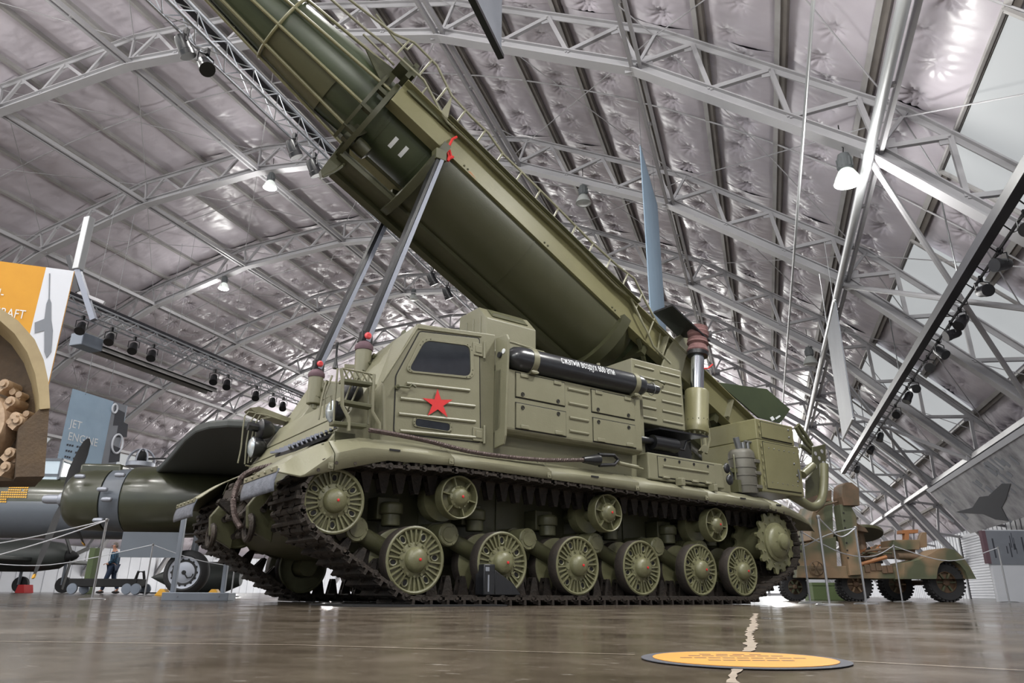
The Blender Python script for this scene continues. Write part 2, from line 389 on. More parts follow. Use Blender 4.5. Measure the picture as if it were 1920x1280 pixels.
# longitudinal beams at the splices, mid-bay sag rods and brace rods
for a in SPL:
    p = arc(a, RB+.1, 0); mb = MB()
    mb.bar((p.x-.09, DBACK, p.z), (p.x-.09, DEND, p.z), .07, .14); mb.bar((p.x+.09, DBACK, p.z), (p.x+.09, DEND, p.z), .07, .14)
    for i in range(int((DEND-DBACK)/2)): mb.box(p.x-.08, p.x+.08, DBACK+2*i, DBACK+2*i+.08, p.z-.03, p.z+.03)
    mb.build('longitudinal_beam', 'truss_white', ceiling, smooth=0)
for k in range(-2, 6):
    MB().tube([arc(-55+110*i/40, RT+.02, D1+BAY*(k+.5)) for i in range(41)], .022, 5).build('sag_rod', 'truss_white', ceiling)
for k in (-1, 0, 1, 2, 3):
    for u, v in zip(SPL, SPL[1:]):
        for s in (0, 1):
            MB().cyl(arc(u, RT-.2, D1+BAY*(k+s)), arc(v, RT-.2, D1+BAY*(k+1-s)), .014, n=5).build('brace_rod', 'truss_white', ceiling)
for k in (0, 2):
    for s in (0, 1):
        MB().cyl(arc(SPL[-2], RB-.06, D1+BAY*(k+s)), arc(SPL[-1], RB-.06, D1+BAY*(k+1-s)), .06, n=8).build('wind_brace', 'truss_white', ceiling)
# translucent roof lights low on the right-hand slope
SA, SB = PUR[[i for i, a in enumerate(PUR) if a > 40.5][0]], 0
SB = SA+2*PST
for D, SA in [(x, sa) for x in (-20.2, -12.7, -5.2, 2.3, 9.8, 17.2, 24.8, 32.2, 39.6, 47., 54.4, 61.8, 69.2, 76.6, 84., 91.4) for sa in (SA, 2*A0-SB)]:
    SB = SA+2*PST; n = 4; mb = MB(); L_ = 4.3
    for r_ in (RT-.02, RT+.06): mb.grid([[arc(SA+.15+(SB-SA-.3)*i/n, r_, d) for i in range(n+1)] for d in (D, D+L_)])
    s_ = mb.build('skylight', 'skylight', ceiling, smooth=60)
    fr = MB()
    for i in (0, 4):
        aa = SA+(SB-SA)*i/4; fr.bar(arc(aa, RT-.04, D), arc(aa, RT-.04, D+L_), .05, .06)
    for d in (D, D+L_): fr.bar(arc(SA, RT-.04, d), arc(SB, RT-.04, d), .06, .06)
    fr.build('skylight_frame', 'purlin', s_, smooth=0)

# ---- walls
XR, XL, ZW = 8.3, 2*HX0-8.3, 2.75
def ribbed(name, P, Q, h, pitch, depth, mt='wall', th=.12):
    P, Q = Vector(P), Vector(Q); d = (Q-P); n = max(2, int(d.length/pitch)); d_ = d.normalized(); nn = Vector((-d_.y, d_.x, 0)); mb = MB()
    mb.slab([P, Q, Q+Vector((0, 0, h)), P+Vector((0, 0, h))], -nn*th)
    for i in range(n+1):
        p = P+d*(i/n); mb.slab([p-d_*.02, p+d_*.02, p+d_*.02+Vector((0, 0, h)), p-d_*.02+Vector((0, 0, h))], nn*depth)
    return struct(mb.build(name, mt, smooth=0))
ribbed('wall_right', (XR, DBACK, 0), (XR, DEND, 0), ZW, .55, .02)
ribbed('wall_left', (XL, DEND, 0), (XL, DBACK, 0), ZW, .9, .03)
e2 = [arc(-56+112*i/24, RT+.3, DEND+.05) for i in range(25)]
we = MB(); we.slab([Vector((XL, DEND+.05, 0))]+e2+[Vector((XR, DEND+.05, 0))], (0, .15, 0))
struct(we.build('wall_end', 'wall', smooth=0))
# the far hangar doors: tall leaves of translucent sheet, daylight behind them
for i in range(10):
    x0 = XL+4+i*(XR-XL-8)/10; x1 = x0+(XR-XL-8)/10; mid = (x0+x1)/2; h_ = min(9.5, HZ0+math.sqrt(RB**2-(max(abs(x0-HX0), abs(x1-HX0)))**2)-.4)
    o = struct(MB().box(x0+.1, x1-.1, DEND-.06, DEND+.02, .3, h_).build('window_%d' % (i+1), 'door_glow', smooth=0))
    f = MB()
    for x in (x0+.1, mid, x1-.1): f.box(x-.05, x+.05, DEND-.12, DEND+.03, 0, h_+.1)
    for z in (.25, h_/2, h_): f.box(x0, x1, DEND-.12, DEND+.03, z-.06, z+.06)
    f.build('window_frame', 'truss_white', o, smooth=0)
# roll-up door on the right wall
d0, d1 = hX(1874, 1122, XR).y, hX(1826, 1122, XR).y
dr = MB(); dr.box(XR-.06, XR-.01, d0, d1, 0, 2.6)
door = struct(dr.build('door_1', 'wall', smooth=0))
for i in range(24): MB().bar((XR-.075, d0+.08, .06+i*.105), (XR-.075, d1-.08, .06+i*.105), .03, .08).build('door_slat', 'wall', door, smooth=0)
MB().box(XR-.12, XR-.02, d1-.02, d1+.14, 0, 2.62).build('door_guide', 'bar_black', door, smooth=0)
MB().box(XR-.12, XR-.02, d0-.14, d0+.02, 0, 2.62).build('door_guide', 'bar_black', door, smooth=0)
# ================================================================ LAMPS
def bay_lamp(p, kind, label, power=0.):
    t = thing('high_bay_lamp', label, 'lamp', p, 0, 'high bay lamps under the arches')
    mb = MB().lathe([(.02, .62), (.1, .6), (.13, .5), (.13, .3), (.1, .28)], (0,0,0), (0,0,1), 20)
    for i in range(12):
        a = 2*math.pi*i/12; mb.bar((.13*math.cos(a), .13*math.sin(a), .32), (.13*math.cos(a), .13*math.sin(a), .5), .012, .03)
    mb.build('ballast_housing', 'bay_body', t)
    MB().lathe([(.1, .28), (.14, .24), (.2, .12), (.235, .02), (.24, 0), (.23, .0), (.19, .12), (.13, .22), (.05, .26)], (0,0,0), (0,0,1), 28, cap=False).build('reflector', {'lit': 'bay_half', 'half': 'bay_half', 'off': 'bay_off'}[kind], t)
    MB().lathe([(.01, .05), (.2, .06), (.225, .03), (.23, .012), (.2, .0), (.01, -.012)], (0,0,0), (0,0,1), 28).build('lens', {'lit': 'bay_lit', 'half': 'bay_lit', 'off': 'bay_off'}[kind], t)
    MB().tube([(0,0,.62), (.02, 0, .75), (-.03, 0, .85), (0, .02, 1.0), (0, 0, 1.25)], .012, 6).build('cord', 'black_matt', t)
    if power:
        l = bpy.data.lights.new('lamp_light', 'POINT'); l.energy = power; l.shadow_soft_size = .25; l.color = (1, .99, .95)
        o = bpy.data.objects.new('lamp_light', l); col.objects.link(o); o.parent = t; o.location = (0, 0, -.32)
        l2 = bpy.data.lights.new('lamp_beam', 'SPOT'); l2.energy = power*DOWN; l2.spot_size = R_(130); l2.spot_blend = .8; l2.shadow_soft_size = .3; l2.color = (1, .98, .94)
        o = bpy.data.objects.new('lamp_beam', l2); col.objects.link(o); o.parent = t; o.location = (0, 0, -.1)
    return t
def lamp_at(px, py, D, kind, label, power): return bay_lamp(hD(px, py, D), kind, label, power)
lamp_at(506, 352, D1+BAY, 'lit', 'lit high bay lamp glowing beside the launcher missile nose', LAMP_W*.6)
lamp_at(419, 541, D1+2*BAY, 'lit', 'lit high bay lamp above the long hanging heater', LAMP_W*.6)
lamp_at(1590, 343, D1, 'half', 'large grey high bay lamp hanging beside the silver pipe', LAMP_W*.6)
lamp_at(1094, 381, D1+BAY, 'off', 'unlit grey high bay lamp above the missile cradle ladder', 0)
lamp_at(1520, 683, D1+2*BAY, 'off', 'unlit grey high bay lamp left of the hanging dark banner', 0)
lamp_at(775, 562, D1+3*BAY, 'off', 'small distant high bay lamp between the two support struts', 0)
ORD = ['first', 'second', 'third', 'fourth', 'fifth', 'sixth', 'seventh']
for k in (-4, -3, -2, -1):                       # added unseen lamp rows behind the camera, lighting ceiling and launcher
    for i, a in enumerate((-40, -28, -12, 0.6, 12, 25, 40)): bay_lamp(arc(a, RB-1.3, D1+BAY*k), 'lit', 'added unseen high bay lamp behind the camera, %s row back, %s from the left' % (ORD[-k-1], ORD[i]), LAMP_W)
for k in (5, 7, 9, 11, 13):  # far lamp rows added to brighten the distant ceiling
    for i, a in enumerate((-40, -26, -12, 0.6, 12, 25, 38)): bay_lamp(arc(a, RB-1.3, D1+BAY*k), 'lit', 'tiny added high bay lamp in the %s far row, %s from the left' % (ORD[(k-5)//2], ORD[i]), LAMP_W*1.7)
# ================================================================ MISSILE LAUNCHER (built in its own axes: X to the rear, Y across, Z up)
YC = 1.5
def mir(y): return 2*YC-y
VLOC = CAM + hall(-CV); VLOC.z = 0; VROT = math.pi/2-HALL
VEH = thing('missile_launcher', 'olive green tracked missile launcher with red star on its cab door', 'missile launcher', VLOC, VROT)
def c2(x, y): return (680+x/3.2, 560+y/3.2)
def rpoly(pts, r, n=5):                                  # round the corners of a 2D polygon
    out = []; m = len(pts)
    for i in range(m):
        p = Vector((*pts[i], 0)); a = Vector((*pts[i-1], 0)); b = Vector((*pts[(i+1) % m], 0))
        da, db = (a-p).normalized(), (b-p).normalized(); l = min(r, (a-p).length*.45, (b-p).length*.45)
        s0, s1 = p+da*l, p+db*l
        for k in range(n+1):
            t = k/n; q = s0*(1-t)**2+p*2*t*(1-t)+s1*t*t; out.append((q.x, q.y))
    return out
def side(px, Y): return [(V(*p, Y).x, V(*p, Y).z) for p in px]     # pixels -> (x,z) on the plane Y
def frame2(mb, outer, inner, y0, y1):                     # flat frame between two outlines with as many points
    n = len(outer); f = lambda P, y: [(u, y, v) for u, v in P]
    vs = f(outer, y0)+f(inner, y0)+f(outer, y1)+f(inner, y1); fs = []
    for i in range(n):
        j = (i+1) % n; fs += [(i, j, n+j, n+i), (2*n+i, 3*n+i, 3*n+j, 2*n+j), (i, 2*n+i, 2*n+j, j), (n+i, n+j, 3*n+j, 3*n+i)]
    return mb.add(vs, fs)
def shrink(poly, d):
    cx = sum(p[0] for p in poly)/len(poly); cy = sum(p[1] for p in poly)/len(poly); out = []
    for x, y in poly:
        v = Vector((x-cx, y-cy)); l = v.length; out.append((cx+v.x*(l-d)/l, cy+v.y*(l-d)/l))
    return out
def bead(mb, a, b, Y, w_=.022, h=.012):                   # half-round rib on a side plane, a,b = (x,z)
    return mb.tube([(a[0], Y, a[1]), (b[0], Y, b[1])], w_/2, 8)

# ---- lower hull
hp_ = [(-1.28, .98), (-1.2, .78), (-.95, .52), (-.5, .42), (4.6, .42), (5.25, .68), (5.35, 1.2), (-1.0, 1.24)]
hull = MB().prism(hp_, .66, mir(.66)).build('hull', 'olive_dark', VEH, bevel=.015)
mb = MB()                                                 # bolted nose plate and final-drive bulges
for i in range(7): mb.ball((-1.24, 1.0+i*.16, .88-.0*i), .03, 8, 5)
for yy in (.62, mir(.62)): mb.cyl((4.77, yy-.1 if yy < 1 else yy+.1, .72), (4.77, yy, .72), .3, .3, 24)
for x in (.1, 1.0, 1.9, 2.8, 3.7): mb.box(x, x+.02, .645, .66, .45, 1.15)
mb.build('hull_fitting', 'olive_dark', hull)

# ---- fenders: lip, sloped skirt, top plate; five bolted sections per side
FX = [-1.53+.035*i for i in range(34)]+[-.26, .02, .5, 1.13, 1.7, 2.33, 2.9, 3.45, 4.1, 4.65, 5.0, 5.25, 5.42, 5.52]
def lerp(tab, x):
    for (a, u), (b, v) in zip(tab, tab[1:]):
        if a <= x <= b: return u+(v-u)*(x-a)/(b-a)
    return tab[0][1] if x < tab[0][0] else tab[-1][1]
FL = [(-1.53, .955), (-1.344, .933), (-1.092, 1.011), (-.625, 1.142), (.014, 1.165), (4.65, 1.095), (5.1, 1.04), (5.45, .953), (5.52, .87)]
FK = [(-1.53, .962), (-1.34, .945), (-1.2, 1.06), (-1.09, 1.15), (-.85, 1.225), (-.58, 1.235), (0, 1.235), (2.4, 1.225), (3.57, 1.21), (4.7, 1.175), (5.15, 1.13), (5.42, 1.0), (5.52, .885)]
FT = [(-1.53, .975), (-1.42, 1.07), (-1.3, 1.16), (-1.09, 1.275), (-.82, 1.335), (-.4, 1.35), (0, 1.345), (2.4, 1.32), (4.7, 1.27), (5.15, 1.22), (5.42, 1.06), (5.52, .9)]
def fender_rows(xs, s):
    rows = []
    for x in xs:
        L_, K_, T_ = lerp(FL, x), lerp(FK, x), lerp(FT, x)
        y = [-.1, -.1, .06, .3, .7]; z = [L_, K_, T_, T_+.012, T_+.012]
        rows.append([Vector((x, yy if s > 0 else mir(yy), zz)) for yy, zz in zip(y, z)])
    return rows
cuts = [-1.53, -1.09, .02, 1.13, 2.33, 3.45, 4.65, 5.52]
for s in (1, -1):
    fd = None
    for a, b in zip(cuts, cuts[1:]):
        xs = sorted(set([a+.004, b-.004]+[x for x in FX if a+.02 < x < b-.02]))
        o = MB().grid(fender_rows(xs, s)).build('fender' if fd is None else 'fender_panel', 'olive', VEH if fd is None else fd, smooth=30)
        m_ = o.modifiers.new('solid', 'SOLIDIFY'); m_.thickness = .012; m_.offset = -1
        if fd is None: fd = o
    if s > 0:
        for px in ((740, 846), (1115, 893), (1393, 938), (1460, 949)):
            p = V(*px, -.1); MB().box(p.x-.05, p.x+.05, -.108, -.1, lerp(FK, p.x)-.008, lerp(FK, p.x)+.008).build('fender_slot', 'black_matt', fd, smooth=0)
        for cx in cuts[1:-1]:
            z = lerp(FL, cx)+.035; b_ = MB().box(cx-.05, cx-.005, -.109, -.1, z-.025, z+.025); b_.cyl((cx-.028, -.118, z), (cx-.028, -.105, z), .012, n=8); b_.build('joint_bracket', 'olive', fd, bevel=.003)
            for dx in (-.05, .05):
                q = MB().ball((cx+dx, .055, lerp(FT, cx+dx)-.01), .013, 8, 5); q.build('bolt', 'olive_dark', fd)
    # mud flap
    ys = sorted([-.12, .68] if s > 0 else [mir(.68), mir(-.12)]); zt = .985
    mb = MB(); G = []
    for i in range(7):
        t = i/6; G.append([Vector((-1.535-.03*math.sin(t*2.2), ys[0]+(ys[1]-ys[0])*j/8, zt-.175*t)) for j in range(9)])
    o = mb.grid(G).build('mud_flap', 'flap', fd, smooth=60); m_ = o.modifiers.new('solid', 'SOLIDIFY'); m_.thickness = .012
    mb = MB().box(-1.552, -1.54, ys[0], ys[1], zt-.03, zt+.012)
    for j in range(5): mb.ball((-1.556, ys[0]+.08+j*(ys[1]-ys[0]-.16)/4, zt-.008), .013, 8, 5)
    mb.build('flap_strip', 'olive', fd)

# ---- running gear
WX = [-.2624, .6324, 1.5326, 2.4174, 3.3439, 4.0888]; WZ = .3635
def wheel_parts():
    body = MB()
    body.lathe([(.12, .04), (.15, .03), (.245, .034), (.25, .0), (.262, -.006), (.275, .0), (.275, .13), (.25, .14), (.1, .14)], (0,0,0), (0,1,0), 48, cap=False)
    body.lathe([(.1, .31), (.25, .31), (.275, .32), (.275, .44), (.262, .446), (.25, .44), (.245, .4), (.12, .4)], (0,0,0), (0,1,0), 40, cap=False)
    body.cyl((0, .1, 0), (0, .6, 0), .1, n=20)
    ribs = MB()
    for i in range(30):
        a = 2*math.pi*i/30; d = Vector((math.cos(a), 0, math.sin(a)))
        if i % 5 == 2: continue
        ribs.bar(d*.14+Vector((0, .026, 0)), d*.252+Vector((0, .02, 0)), .015, .035, up=(0,1,0))
    holes = MB(); rims = MB()
    for i in range(6):
        a = 2*math.pi*(i*5+2)/30; c = Vector((math.cos(a)*.197, .03, math.sin(a)*.197))
        rims.tube([c+Vector((.034*math.cos(t)*math.cos(a)-.027*math.sin(t)*math.sin(a), -.006, .034*math.cos(t)*math.sin(a)+.027*math.sin(t)*math.cos(a))) for t in [2*math.pi*k/14 for k in range(14)]], .008, 6, True)
        holes.cyl(c+Vector((0, -.003, 0)), c+Vector((0, .006, 0)), .024, n=14)
    hub = MB().lathe([(.145, .04), (.145, .012), (.118, .004), (.104, .0), (.1, -.03), (.085, -.055), (.055, -.072), (.02, -.08), (.001, -.081)], (0,0,0), (0,1,0), 32)
    for i in range(12):
        a = 2*math.pi*(i+.5)/12; hub.cyl((.132*math.cos(a), -.006, .132*math.sin(a)), (.132*math.cos(a), .02, .132*math.sin(a)), .013, n=6)
    dot = MB().lathe([(.012, .01), (.012, -.008), (.004, -.011)], (0, -.08, 0), (0,1,0), 10)
    rim = MB().lathe([(.2755, .004), (.2795, .01), (.2795, .12), (.2755, .128)], (0,0,0), (0,1,0), 48, cap=False)
    rim.lathe([(.2755, .324), (.2795, .33), (.2795, .43), (.2755, .438)], (0,0,0), (0,1,0), 48, cap=False)
    return [('rib_ring', ribs.mesh('rib_ring'), 'wheel'), ('lightening_hole', holes.mesh('lightening_hole'), 'black_matt'), ('hole_rim', rims.mesh('hole_rim'), 'wheel'), ('hub_cap', hub.mesh('hub_cap'), 'wheel'), ('grease_plug', dot.mesh('grease_plug'), 'red'), ('wheel_band', rim.mesh('wheel_band'), 'rubber_rim')], body.mesh('road_wheel')
wsub, wbody = wheel_parts()
def place_wheel(name, body, subs, x, z, s, rot, scl=1.):
    o = obj(name, body, 'wheel', VEH); y = 0 if s > 0 else mir(0)
    o.matrix_basis = Matrix.Translation((x, y, z)) @ Matrix.Rotation(0 if s > 0 else math.pi, 4, 'Z') @ Matrix.Rotation(rot, 4, 'Y') @ Matrix.Scale(scl, 4)
    for n, me, mt in subs: obj(n, me, mt, o)
    return o
for s in (1, -1):
    for i, x in enumerate(WX): place_wheel('road_wheel', wbody, wsub, x, WZ, s, .3+i*1.7)
    place_wheel('idler_wheel', wbody, wsub, -1.02, .79, s, .9, .94)
# return rollers
rb = MB().lathe([(.09, .05), (.17, .075), (.178, .0), (.186, -.006), (.1925, .0), (.1925, .11), (.1, .12)], (0,0,0), (0,1,0), 40, cap=False)
rb.lathe([(.08, .31), (.19, .31), (.1925, .32), (.1925, .43), (.08, .44)], (0,0,0), (0,1,0), 32); rb.cyl((0, .1, 0), (0, .66, 0), .07, n=16)
sp = MB()
for i in range(6):
    a = 2*math.pi*i/6+.2; d = Vector((math.cos(a), 0, math.sin(a))); sp.bar(d*.09+Vector((0, .035, 0)), d*.18+Vector((0, .035, 0)), .012, .06, up=(0,1,0))
rh = MB().lathe([(.1, .06), (.1, .0), (.086, -.006), (.08, -.012), (.074, -.03), (.05, -.048), (.001, -.054)], (0,0,0), (0,1,0), 28)
for i in range(10):
    a = 2*math.pi*i/10; rh.cyl((.09*math.cos(a), -.012, .09*math.sin(a)), (.09*math.cos(a), .01, .09*math.sin(a)), .009, n=6)
rsub = [('spoke_ring', sp.mesh('spoke_ring'), 'wheel'), ('hub_cap', rh.mesh('hub_cap'), 'wheel'), ('grease_plug', wsub[4][1], 'red')]
rbody = rb.mesh('return_roller')
for s in (1, -1):
    for i, (x, z) in enumerate([(.155, .912), (1.97, .895), (3.69, .872)]):
        o = place_wheel('return_roller', rbody, rsub[:2], x, z, s, .4+i)
        g = obj('grease_plug', wsub[4][1], 'red', o); g.location = (0, .03, 0)
# sprocket
NT = 15; tooth = []
for i in range(NT):
    for da, rr in ((-.5, .318), (-.3, .325), (-.16, .375), (.0, .385), (.16, .375), (.3, .325)):
        a = 2*math.pi*(i+da)/NT; tooth.append((rr*math.cos(a), rr*math.sin(a)))
sb = MB(); sb.prism(tooth, .0, .035); sb.prism(tooth, .34, .375); sb.cyl((0, .03, 0), (0, .6, 0), .2, n=28)
sh = MB().lathe([(.235, .0), (.235, -.02), (.2, -.035), (.19, -.06), (.15, -.085), (.1, -.1), (.095, -.13), (.05, -.155), (.001, -.165)], (0,0,0), (0,1,0), 36)
for i in range(NT):
    a = 2*math.pi*(i+.5)/NT; sh.cyl((.275*math.cos(a), -.014, .275*math.sin(a)), (.275*math.cos(a), .01, .275*math.sin(a)), .015, n=6)
for i in range(6):
    a = 2*math.pi*i/6; sh.cyl((.12*math.cos(a), -.1, .12*math.sin(a)), (.12*math.cos(a), -.07, .12*math.sin(a)), .01, n=6)
sm, hm = sb.mesh('drive_sprocket'), sh.mesh('sprocket_hub')
for s in (1, -1):
    o = obj('drive_sprocket', sm, 'wheel', VEH); o.matrix_basis = Matrix.Translation((4.775, -.02 if s > 0 else mir(-.02), .722)) @ Matrix.Rotation(0 if s > 0 else math.pi, 4, 'Z')
    obj('sprocket_hub', hm, 'wheel', o)
# swing arms with their pivot caps, and bump stops
PIV = [(662.6, 999), (834, 1006), (983, 1015), None, None, None]
pv = [V(*p, .1) if p else None for p in PIV]
off = [(p.x-w_, p.z) for p, w_ in zip(pv, WX) if p]; ox = off[0][0]; oz = off[0][1]
for s in (1, -1):
    for i, x in enumerate(WX):
        px, pz = x-.46, .6; q = lambda y: y if s > 0 else mir(y)
        mb = MB().cyl((px, q(.42), pz), (px+.0, q(.66), pz), .12, n=20); mb.tube([(px, q(.3), pz), (x-.1, q(.3), WZ+.08), (x, q(.34), WZ)], .075, 14)
        arm = mb.build('swing_arm', 'olive_dark', VEH)
        cp = MB().lathe([(.105, .2), (.105, .0), (.095, -.012), (.07, -.012), (.066, -.02), (.001, -.022)], (px, q(.2), pz), (0, 1 if s > 0 else -1, 0), 28)
        for k in range(6):
            a = 2*math.pi*k/6; cp.cyl((px+.088*math.cos(a), q(.182), pz+.088*math.sin(a)), (px+.088*math.cos(a), q(.2), pz+.088*math.sin(a)), .009, n=6)
        cp.build('pivot_cap', 'wheel' if s > 0 else 'olive_dark', arm)
        bx_ = x-.04; mb = MB().cyl((bx_, q(.42), .66), (bx_, q(.42), .8), .085, n=20); mb.lathe([(.1, .0), (.105, .01), (.105, .09), (.08, .11)], (bx_, q(.42), .76), (0,0,1), 20)
        mb.box(bx_-.12, bx_+.1, *sorted((q(.46), q(.66))), .72, .92); mb.build('bump_stop', 'olive_dark', VEH, bevel=.01)
# tracks
def hull2(pts):
    pts = sorted(set(pts)); cr = lambda o, a, b: (a[0]-o[0])*(b[1]-o[1])-(a[1]-o[1])*(b[0]-o[0])
    def half(ps):
        h = []
        for p in ps:
            while len(h) >= 2 and cr(h[-2], h[-1], p) <= 0: h.pop()
            h.append(p)
        return h
    a, b = half(pts), half(pts[::-1]); return a[:-1]+b[:-1]
circ = [(WX[0], WZ, .305), (WX[5], WZ, .305), (-1.02, .79, .29), (.155, .912, .222), (1.97, .895, .222), (3.69, .872, .222), (4.775, .722, .375)]
HP = hull2([(round(x+r_*math.cos(t), 5), round(z+r_*math.sin(t), 5)) for x, z, r_ in circ for t in [2*math.pi*k/180 for k in range(180)]])
peri = [0]
for a, b in zip(HP, HP[1:]+HP[:1]): peri.append(peri[-1]+math.hypot(b[0]-a[0], b[1]-a[1]))
NL = round(peri[-1]/.162); pitch = peri[-1]/NL
def along(d):
    d %= peri[-1]
    for i in range(len(HP)):
        if peri[i] <= d <= peri[i+1]:
            a, b = HP[i], HP[(i+1) % len(HP)]; t = (d-peri[i])/max(1e-9, peri[i+1]-peri[i]); return Vector((a[0]+(b[0]-a[0])*t, 0, a[1]+(b[1]-a[1])*t))
def link_mesh(horn):
    l = MB(); hw = .325; P2 = pitch/2
    l.box(-P2+.03, P2-.03, -hw, hw, -.012, .014)
    for y0, y1 in ((-hw, -.2), (-.07, .07), (.2, hw)): l.cyl((-P2, y0, 0), (-P2, y1, 0), .03, n=10); l.box(-P2, -P2+.045, y0, y1, -.02, .02)
    for y0, y1 in ((-.19, -.08), (.08, .19)): l.cyl((P2, y0, 0), (P2, y1, 0), .03, n=10); l.box(P2-.045, P2, y0, y1, -.02, .02)
    l.box(-.012, .012, -hw, hw, -.055, -.01); l.box(-P2+.03, -.012, -.3, -.26, -.045, -.01); l.box(.012, P2-.03, .26, .3, -.045, -.01); l.box(-P2+.04, P2-.04, -.02, .02, -.04, -.01)
    if horn:
        for u in (-.034, .034):
            l.prism([(-.06, .012), (.06, .012), (.03, .15), (.018, .19), (-.018, .19), (-.03, .15)], u-.009, u+.009)
        l.box(-.02, .02, -.034, .034, .155, .185); l.box(-.045, .045, -.034, .034, .012, .07)
    return l.mesh('track_link', 30)
LM = [link_mesh(True), link_mesh(False)]
for s in (1, -1):
    yc = .235 if s > 0 else mir(.235); mb = MB()
    for i in range(NL):
        p = along((i-.5)*pitch); mb.cyl((p.x, yc-.34, p.z), (p.x, yc+.34, p.z), .014, n=8)
    tr = mb.build('track', 'track', VEH)
    for i in range(NL):
        p = along(i*pitch); t = (along((i+.5)*pitch)-along((i-.5)*pitch)).normalized(); n = Vector((-t.z, 0, t.x))     # counter-clockwise path: n points inward
        o = obj('track_link', LM[0], 'track', tr); y = n.cross(t)
        o.matrix_basis = Matrix(((t.x, y.x, n.x, p.x), (t.y, y.y, n.y, yc), (t.z, y.z, n.z, p.z), (0,0,0,1)))

# ---- glacis and cab
def XP(z): return -.294+(z-2.506)/1.69
gl = [(.3, 1.28), (.3, 1.9), (.95, 1.92), (2.05, 1.92), (mir(.3), 1.9), (mir(.3), 1.28)]
MB().add([(XP(z), y, z) for y, z in gl]+[(XP(z)+.9, y, z) for y, z in gl], [tuple(range(6)), tuple(range(11, 5, -1))]+[(i, 6+i, 6+(i+1) % 6, (i+1) % 6) for i in range(6)]).build('glacis', 'olive', VEH, bevel=.008)
for s in (1, -1):
    q = lambda y: y if s > 0 else mir(y)
    prof = [(.12, 1.3), (.12, 2.506), (.6, 2.47), (.93, 2.37), (.98, 1.5)]            # front edge, (y,z)
    fx = lambda y, z: max(XP(z), -.594) if y < .3 else XP(z)
    fr = [(-.596, q(.12), 1.3), (-.596, q(.12), 1.877), (XP(2.506), q(.12), 2.506), (XP(2.47)+.02, q(.6), 2.47), (XP(2.37), q(.93), 2.37), (XP(1.88), q(.98), 1.88), (-.62, q(.3), 1.8), (-.62, q(.3), 1.3)]
    bk = [(.6, q(.12), 1.3), (.6, q(.12), 1.877), (.6, q(.12), 2.59), (.6, q(.6), 2.56), (.6, q(.93), 2.4), (.6, q(.98), 1.88), (.6, q(.9), 1.8), (.6, q(.9), 1.3)]
    mb = MB().add(fr+bk, [tuple(range(8)), tuple(range(15, 7, -1))]+[(i, 8+i, 8+(i+1) % 8, (i+1) % 8) for i in range(8)])
    cab = mb.build('cab', 'olive', VEH, smooth=0, bevel=.012)
    if s > 0: CABN = cab
Yd = .112
dpx = [c2(*p) for p in [(204, 462), (345, 197), (700, 238), (705, 858), (190, 800)]]
dp = rpoly(side(dpx, Yd), .03, 4)
DOOR = MB().prism(dp, Yd, .13).build('cab_door', 'olive', CABN, smooth=0, bevel=.004, label='cab door with red star and dark window')
ln = MB(); P0 = [(u, Yd+.006, v) for u, v in shrink(dp, -.008)]; ln.tube(P0, .005, 5, True); ln.build('door_gap', 'black_matt', CABN)
w_in = rpoly(side([c2(*p) for p in [(375, 252), (640, 285), (645, 465), (275, 430)]], Yd), .07, 6)
MB().prism(w_in, Yd-.004, Yd+.004).build('door_window', 'glass_dark', CABN, smooth=0)
frame2(MB(), shrink(w_in, -.045), shrink(w_in, -.004), Yd-.012, Yd+.004).build('window_frame', 'olive', CABN, smooth=30, bevel=.003)
mb = MB()
for i in range(0, len(w_in), 2):
    u, v = shrink(w_in, -.025)[i]; mb.ball((u, Yd-.013, v), .006, 6, 4)
mb.build('frame_screw', 'olive_dark', CABN)
for a, b in [((262, 508), (640, 550)), ((225, 598), (672, 645)), ((215, 690), (675, 738)), ((222, 792), (675, 832))]:
    (x0, z0), (x1, z1) = side([c2(*a), c2(*b)], Yd-.002); bead(MB(), (x0, z0), (x1, z1), Yd-.002, .034).build('door_bead', 'olive', CABN)
st_ = side([c2(*p) for p in [(450, 540), (540, 605), (510, 710), (392, 700), (360, 595)]], Yd-.022); cx, cz = sum(p[0] for p in st_)/5, sum(p[1] for p in st_)/5
inn = [((st_[i][0]+st_[(i+1) % 5][0])/2*.44+cx*.56+.0, (st_[i][1]+st_[(i+1) % 5][1])/2*.44+cz*.56) for i in range(5)]
MB().prism([p for i in range(5) for p in (st_[i], inn[i])], Yd-.022, Yd-.018).build('red_star', 'red', CABN, smooth=0)
(x0, z0), (x1, z1) = side([c2(318, 728), c2(518, 785)], Yd); zc = (z0+z1)/2
sl = rpoly([(x0, zc+.035), (x1, zc+.035), (x1, zc-.035), (x0, zc-.035)], .03, 4)
MB().prism(sl, Yd-.008, Yd).build('vision_slit', 'glass_dark', CABN, smooth=0)
frame2(MB(), shrink(sl, -.03), shrink(sl, -.004), Yd-.012, Yd).build('slit_frame', 'olive', CABN, smooth=30, bevel=.003)
mb = MB()
for u, v in shrink(sl, -.018)[::3]: mb.ball((u, Yd-.013, v), .006, 6, 4)
mb.build('frame_screw', 'olive_dark', CABN)
